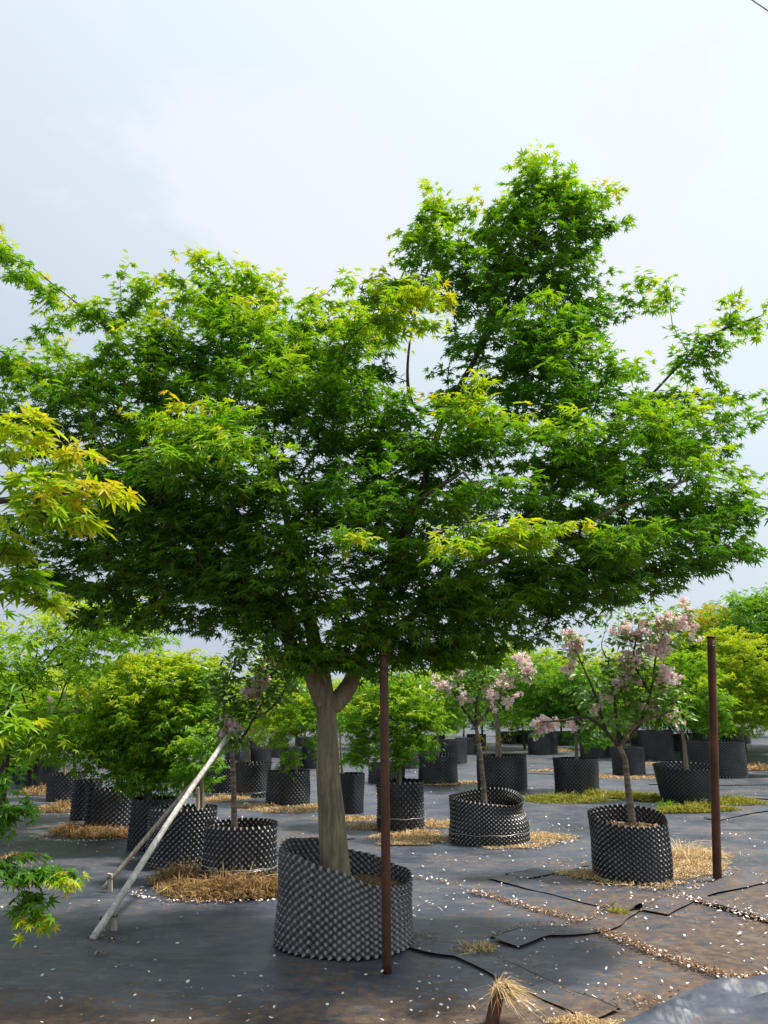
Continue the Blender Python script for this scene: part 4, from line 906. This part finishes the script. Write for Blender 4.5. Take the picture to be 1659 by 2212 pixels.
# ------------------------------------------------------------------ poles, props, stakes
def pole(name, b, t, r, label, cat, cap=True, matl='rust', sides=20, taper=1.0, kinks=0.0):
    b = Vector(b); t = Vector(t); root = empty(name, b, label, cat)
    n = 24; rr = random.Random(int(b.x * 1000)); pts = []; rad = []
    for i in range(n + 1):
        q = i / n; p = (t - b) * q; pts.append((p.x + kinks * math.sin(q * 7 + 1) + rr.uniform(-1, 1) * kinks * .2, p.y, p.z)); rad.append(r * (1 - (1 - taper) * q) * (1 + rr.uniform(-.02, .02) * (kinks > 0)))
    mb = MB(); sweep(mb, pts, rad, sides); obj('shaft', mb.mesh('shaft'), M[matl], root)
    if cap:
        d = (t - b).normalized(); e = t - b
        mb = MB(); sweep(mb, [e - d * .002, e + d * .006, e + d * .010], [r * 1.16, r * 1.18, r * 1.1], 20); obj('end_plate', mb.mesh('end_plate'), M[matl], root)
        mb = MB(); sweep(mb, [e - d * .098, e - d * .09, e - d * .082], [r * 1.01, r * 1.07, r * 1.01], 20); obj('weld_ring', mb.mesh('weld_ring'), M[matl], root)
    return root
b1 = G(836, 2096); pole('rusty_pole', b1 - Vector((0, 0, .03)), P(829, 1415, b1.y + .02), 10.4 / FZ * depth_of(b1), 'rusty brown steel pole standing right in front of the big slanted pot', 'pole')
b2 = G(1549, 1900); pole('rusty_pole', b2 - Vector((0, 0, .03)), P(1536, 1377, b2.y), 9.2 / FZ * depth_of(b2), 'rusty brown steel pole with end plate beside the pink cherry straw ring', 'pole')
b3 = G(1058, 2216); r3 = pole('pipe_stub', b3 - Vector((0, 0, .03)), P(1076, 2143, b3.y + .03), .034, 'short rusty pipe stub with frayed straw hanging from its top', 'pipe', cap=False)
rg = np.random.default_rng(4); n = 420; tp = np.array(P(1076, 2141, b3.y + .03)) - np.array(r3.location)
u = rg.normal(0, .016, (n, 3)); d = np.stack([rg.normal(.7, .5, n), rg.normal(-.1, .5, n), rg.uniform(-.1, .7, n)], -1)
Vv, Q, T = blades(tp + u, d, rg.uniform(.05, .15, n), rg.uniform(.001, .0028, n), rg.uniform(.5, 1.3, n), rg)
o = obj('frayed_straw', npmesh('frayed_straw', Vv, [Q, T], {'tint': np.repeat(rg.uniform(.5, 1, n), 5)}, False), M['straw'], r3); o['kind'] = 'stuff'
p1 = G(197, 2026); topP = P(497, 1580, POT['cherry_l'][1].y - .05)
pole('wooden_prop', p1 - Vector((0, 0, .01)), topP, .026, 'pale peeled pole propped against the cherry with few blossoms', 'prop', False, 'bamboo', 10, .85, .008)
p2 = G(222, 1917); pole('wooden_prop', p2 - Vector((0, 0, .01)), P(486, 1612, POT['cherry_l'][1].y + .03), .021, 'darker thin pole propped behind the pale peeled pole', 'prop', False, 'wood', 8, .85, .006)
def stake(zx, zb, zt, w, label, lean=0):
    f = G(zx, zb); t = P(zx + lean, zt, f.y); hw = w / FZ * depth_of(f) / 2
    root = empty('wooden_stake', f, label, 'stake')
    mb = MB(); e = t - f
    V = [(-hw, -hw * .6, -.02), (hw, -hw * .6, -.02), (hw, hw * .6, -.02), (-hw, hw * .6, -.02), (e.x - hw, -hw * .6, e.z), (e.x + hw, -hw * .6, e.z - .012), (e.x + hw, hw * .6, e.z - .008), (e.x - hw, hw * .6, e.z + .004)]
    mb.add(V, [(0, 3, 2, 1), (4, 5, 6, 7), (0, 1, 5, 4), (1, 2, 6, 5), (2, 3, 7, 6), (3, 0, 4, 7)]); obj('post', mb.mesh('post', False), M['wood'], root)
    mb = MB(); z = e.z * .72; q = hw * 1.25
    sweep(mb, [(e.x * .72 + q * math.cos(a), q * .8 * math.sin(a), z + .006 * math.sin(3 * a)) for a in np.linspace(0, 6.4, 20)], [.004] * 20, 5); obj('tie', mb.mesh('tie'), M['band'], root)
stake(238, 1923, 1886, 10, 'short wooden stake tied at the foot of the darker thin prop')
stake(247, 2006, 1968, 13, 'flat wooden stake tied beside the foot of the pale prop', -4)
stake(224, 2007, 1975, 9, 'thin wooden stake leaning against the foot of the pale prop', -4)
cI = POT['i'][1]; q0 = P(427, 1790, cI.y - .05); q0.z = POT['i'][3] - .02
pole('wooden_post', q0, P(427, 1700, cI.y - .05), .022, 'light wooden post standing in the wide pot behind the props', 'post', False, 'wood', 8, .95)
cY = POT['y'][1]; q0 = P(1547, 1600, cY.y - .1); q0.z = POT['y'][3] - .02
pole('white_stick', q0, P(1538, 1560, cY.y - .1), .018, 'thin pale stick standing in the far checkered pot', 'stick', False, 'bamboo', 8, .9)
# overhead cable
a0, a1 = P(1560, -50, 14), P(1760, 80, 9)
mb = MB(); d = (a1 - a0); pts = [tuple(a0 + d * t + Vector((0, 0, .35 * (t + 1) * (t - 2) * .12))) for t in np.linspace(-1, 2, 30)]
sweep(mb, pts, [.016] * 30, 6); o = obj('overhead_cable', mb.mesh('overhead_cable'), M['cable']); tag(o, 'thin grey overhead cable crossing the bright sky', 'cable')

# ------------------------------------------------------------------ grass, straw, petals, litter
def hole(key): k = POT[key]; return (k[1].x, k[1].y, k[2] - .03)
patch('dry_grass', [(470, 1925, .52, .32), (520, 1928, .50, .26), (560, 1920, .35, .3), (400, 1905, .3, .28)], 6500, .18, M['straw'], 'golden brown dry grass ringing the wire tied cherry pot', 'grass', (.0, .42), 1.0, 1, hole('cherry_l'))
patch('dry_grass', [(390, 1868, .22, .14), (415, 1850, .15, .12)], 1300, .2, M['straw'], 'reddish dry grass tuft between the wide pot and the tied pot', 'grass', (.0, .42), 1.2, 2)
patch('dry_grass', [(205, 1802, .5, .28), (250, 1806, .45, .22), (165, 1795, .3, .2)], 3400, .15, M['straw'], 'brown grass tuft at the foot of the bent pot', 'grass', (.0, .42), 1.0, 3, hole('k'))
patch('dry_grass', [(128, 1750, .4, .32), (150, 1742, .3, .25)], 2400, .16, M['straw'], 'orange brown grass tuft beside the narrow checkered pot', 'grass', (.0, .42), 1.2, 4, hole('l'))
patch('dry_grass', [(95, 1712, .5, .4)], 1200, .18, M['straw'], 'rust brown grass before the smooth dark pots', 'grass', (.0, .42), 1.1, 5)
patch('straw_patch', [(1365, 1895, .55, .42), (1440, 1878, .5, .38), (1490, 1868, .42, .36), (1280, 1888, .3, .2)], 7500, .06, M['straw'], 'pale straw ring around the pink cherry pot', 'straw', (.45, .95), .15, 6, hole('cherry_r'), .0026)
patch('straw_tussock', [(1495, 1850, .38, .25)], 1500, .19, M['straw'], 'bleached straw tussock combed towards the standing rusty pole', 'straw', (.65, 1), .5, 7, hole('cherry_r'), .002)
patch('straw_patch', [(1150, 1812, .45, .4), (1100, 1826, .4, .2), (1180, 1806, .35, .32)], 4200, .05, M['straw'], 'orange straw spread beside the caved in pot', 'straw', (.4, .9), .12, 8, hole('crushed'), .003)
patch('straw_patch', [(900, 1815, .45, .16), (940, 1812, .35, .14), (870, 1822, .3, .1)], 2600, .07, M['straw'], 'pale straw heap between the rusty pole and the caved in pot', 'straw', (.55, 1), .25, 9, None, .0025)
patch('straw_patch', [(800, 1785, .4, .3), (860, 1806, .35, .2), (940, 1780, .35, .4), (905, 1800, .3, .2)], 4200, .08, M['straw'], 'golden straw spread around the wire tied pot at the pole', 'straw', (.3, .8), .2, 10, hole('post'), .003)
patch('straw_patch', [(610, 1750, .6, .3), (680, 1742, .5, .35), (560, 1742, .4, .2)], 3200, .07, M['straw'], 'straw strip at the foot of the pot with the drooping shoot', 'straw', (.3, .8), .5, 11, hole('f'), .0035)
patch('straw_patch', [(475, 1727, .42, .32), (500, 1724, .3, .3)], 2000, .11, M['straw'], 'orange straw mound beyond the wire tied cherry pot', 'straw', (.45, .85), .4, 12, None, .0035)
patch('straw_patch', [(770, 1768, .4, .3), (725, 1772, .3, .25)], 1600, .07, M['straw'], 'straw around the narrow matt black pot', 'straw', (.3, .75), .4, 13, hole('dark'), .003)
patch('yellow_weeds', [(1190, 1728, .5, .4), (1240, 1730, .55, .35), (1310, 1718, .5, .45), (1370, 1722, .45, .35), (1400, 1726, .3, .3)], 8000, .15, M['weed'], 'low yellow green weeds around the black pot of the dark maple', 'weeds', (.2, .85), .9, 14, hole('q'), .004)
patch('yellow_weeds', [(1590, 1732, .42, .45), (1530, 1748, .4, .25), (1470, 1752, .4, .2)], 4500, .14, M['weed'], 'low yellow green weeds around the tapered pot', 'weeds', (.3, .95), .9, 15, hole('s'), .004)
patch('green_weed', [(1440, 1744, .12, .1)], 260, .16, M['leaf'], 'bright green weed beside the tapered pot', 'weed', (.3, .6), .8, 16, None, .007)
patch('dry_weed', [(1335, 1972, .08, .07)], 160, .10, M['weed'], 'small pale dry weed on the folded cloth edge', 'weed', (.5, 1), 1.0, 17, None, .0022)
patch('dry_weed', [(1022, 2054, .14, .09), (1045, 2048, .07, .06)], 300, .10, M['straw'], 'small frayed straw tuft between the two muddy sheets', 'weed', (.55, 1), .8, 18, None, .0022)
patch('straw_patch', [(1275, 2212, .2, .06), (1240, 2206, .12, .05)], 900, .045, M['straw'], 'thin orange straw by the crumpled loose sheet', 'straw', (.5, .95), .4, 19, None, .0018)
patch('straw_patch', [(1410, 1650, .7, .35), (1370, 1680, .7, .35), (1300, 1678, .4, .3)], 2600, .08, M['straw'], 'straw strip in front of the checkered pots behind the cherry', 'straw', (.4, .85), .4, 20, hole('r'), .005)
patch('straw_patch', [(1210, 1622, .5, .6), (1290, 1630, .3, .5), (1640, 1655, .9, .5), (1620, 1662, .6, .3)], 3000, .16, M['straw'], 'orange straw heaps scattered between the far rows', 'straw', (.4, .8), .5, 21, None, .007)
patch('straw_patch', [(960, 1694, .6, .3), (890, 1692, .5, .3), (1020, 1690, .5, .3), (860, 1716, .4, .3), (1175, 1665, .4, .2)], 3000, .08, M['straw'], 'thin straw strips along the middle row', 'straw', (.4, .85), .4, 22, hole('o'), .005)
patch('dry_grass', [(60, 1905, .2, .2), (40, 1850, .2, .2)], 500, .08, M['straw'], 'thin dry grass behind the low shoots of the front maple', 'grass', (.2, .7), .5, 23)

rp = np.random.default_rng(101); pos = []
def scat(zx0, zx1, zy0, zy1, n):
    k = 0
    while k < n:
        zx = rp.uniform(zx0, zx1); zy = rp.uniform(zy0, zy1); g_ = G(zx, zy)
        if fbm(g_.x, g_.y, 1.1, 8.0, 3) + rp.normal(0, .25) < -.15: k += .5; continue
        pos.append((g_.x, g_.y, 0)); k += 1
scat(880, 1680, 1830, 2000, 330); scat(880, 1680, 2000, 2212, 210); scat(0, 880, 1900, 2212, 110); scat(0, 450, 1720, 1900, 260); scat(450, 1680, 1640, 1830, 380)
def ring(zx, zy, rx, ry, n, a0=0, a1=6.28):
    c_ = G(zx, zy)
    for _ in range(n):
        a = rp.uniform(a0, a1); q = rp.normal(1.05, .06); pos.append((c_.x + math.cos(a) * rx * q, c_.y + math.sin(a) * ry * q, 0))
ring(490, 1925, .78, .38, 110, 3.1, 6.1); ring(190, 1805, .6, .4, 110, 3.3, 5.8); ring(1150, 1812, .5, .4, 60, 3.4, 6.2); ring(1400, 1880, .75, .5, 60, 3.2, 6.2); ring(610, 1735, .6, .35, 50, 3, 6.2)
def along(pl, n, spread):
    out = []
    for _ in range(n):
        p = pl[rp.integers(0, len(pl))]; out.append((p[0] + rp.normal(0, spread), p[1] + rp.normal(0, spread), .012 * rp.uniform(0, 1)))
    return out
pos += along(S2, 60, .05) + along(S3, 150, .06) + along(S4, 40, .05) + along(S1, 50, .07)
strips = {'a': [(1020, 1925), (1140, 1960), (1255, 1991)], 'b': [(1293, 2010), (1407, 2055), (1522, 2094), (1598, 2116), (1680, 2105)], 'c': [(900, 1895), (960, 1905), (1000, 1915)]}
SP = {k: catmull([np.array([*G(*p)[:2], 0]) for p in v], .03) for k, v in strips.items()}
pos += along(SP['a'], 70, .03) + along(SP['b'], 120, .035) + along(SP['c'], 30, .03)
pos = np.array(pos); dist = np.hypot(pos[:, 0], pos[:, 1])
chips('fallen_petals', pos, .016 + .0011 * dist, M['petal'], 'white cherry petals scattered over the ground cloth', 'petals', rp.uniform(0, 1, len(pos)) ** .6, .3, .7, 5)
lit = along(SP['a'], 900, .03) + along(SP['b'], 1700, .035) + along(S4, 300, .03) + along(S3, 320, .03) + along(SP['c'], 120, .03) + along(S2, 140, .03) + along(S7, 160, .03)
for (zx, zy, n, s) in ((1235, 1865, 160, .10), (1225, 1790, 120, .12), (1120, 1775, 60, .12), (1400, 2165, 130, .07), (240, 2028, 90, .05), (20, 1870, 160, .15), (640, 1815, 220, .13), (1190, 1660, 160, .2), (215, 2060, 30, .02), (820, 2190, 40, .3), (120, 2150, 40, .3)):
    c_ = G(zx, zy); q = rp.normal(0, s, (n, 2)); lit += [(c_.x + a * 1.6, c_.y + b_, 0) for a, b_ in q]
lit = np.array(lit); chips('leaf_litter', lit, .011 + .0008 * np.hypot(lit[:, 0], lit[:, 1]), M['litter'], 'brown leaf litter gathered along the cloth edges', 'litter', rp.uniform(0, 1, len(lit)) ** 1.5, .4, .6, 6)
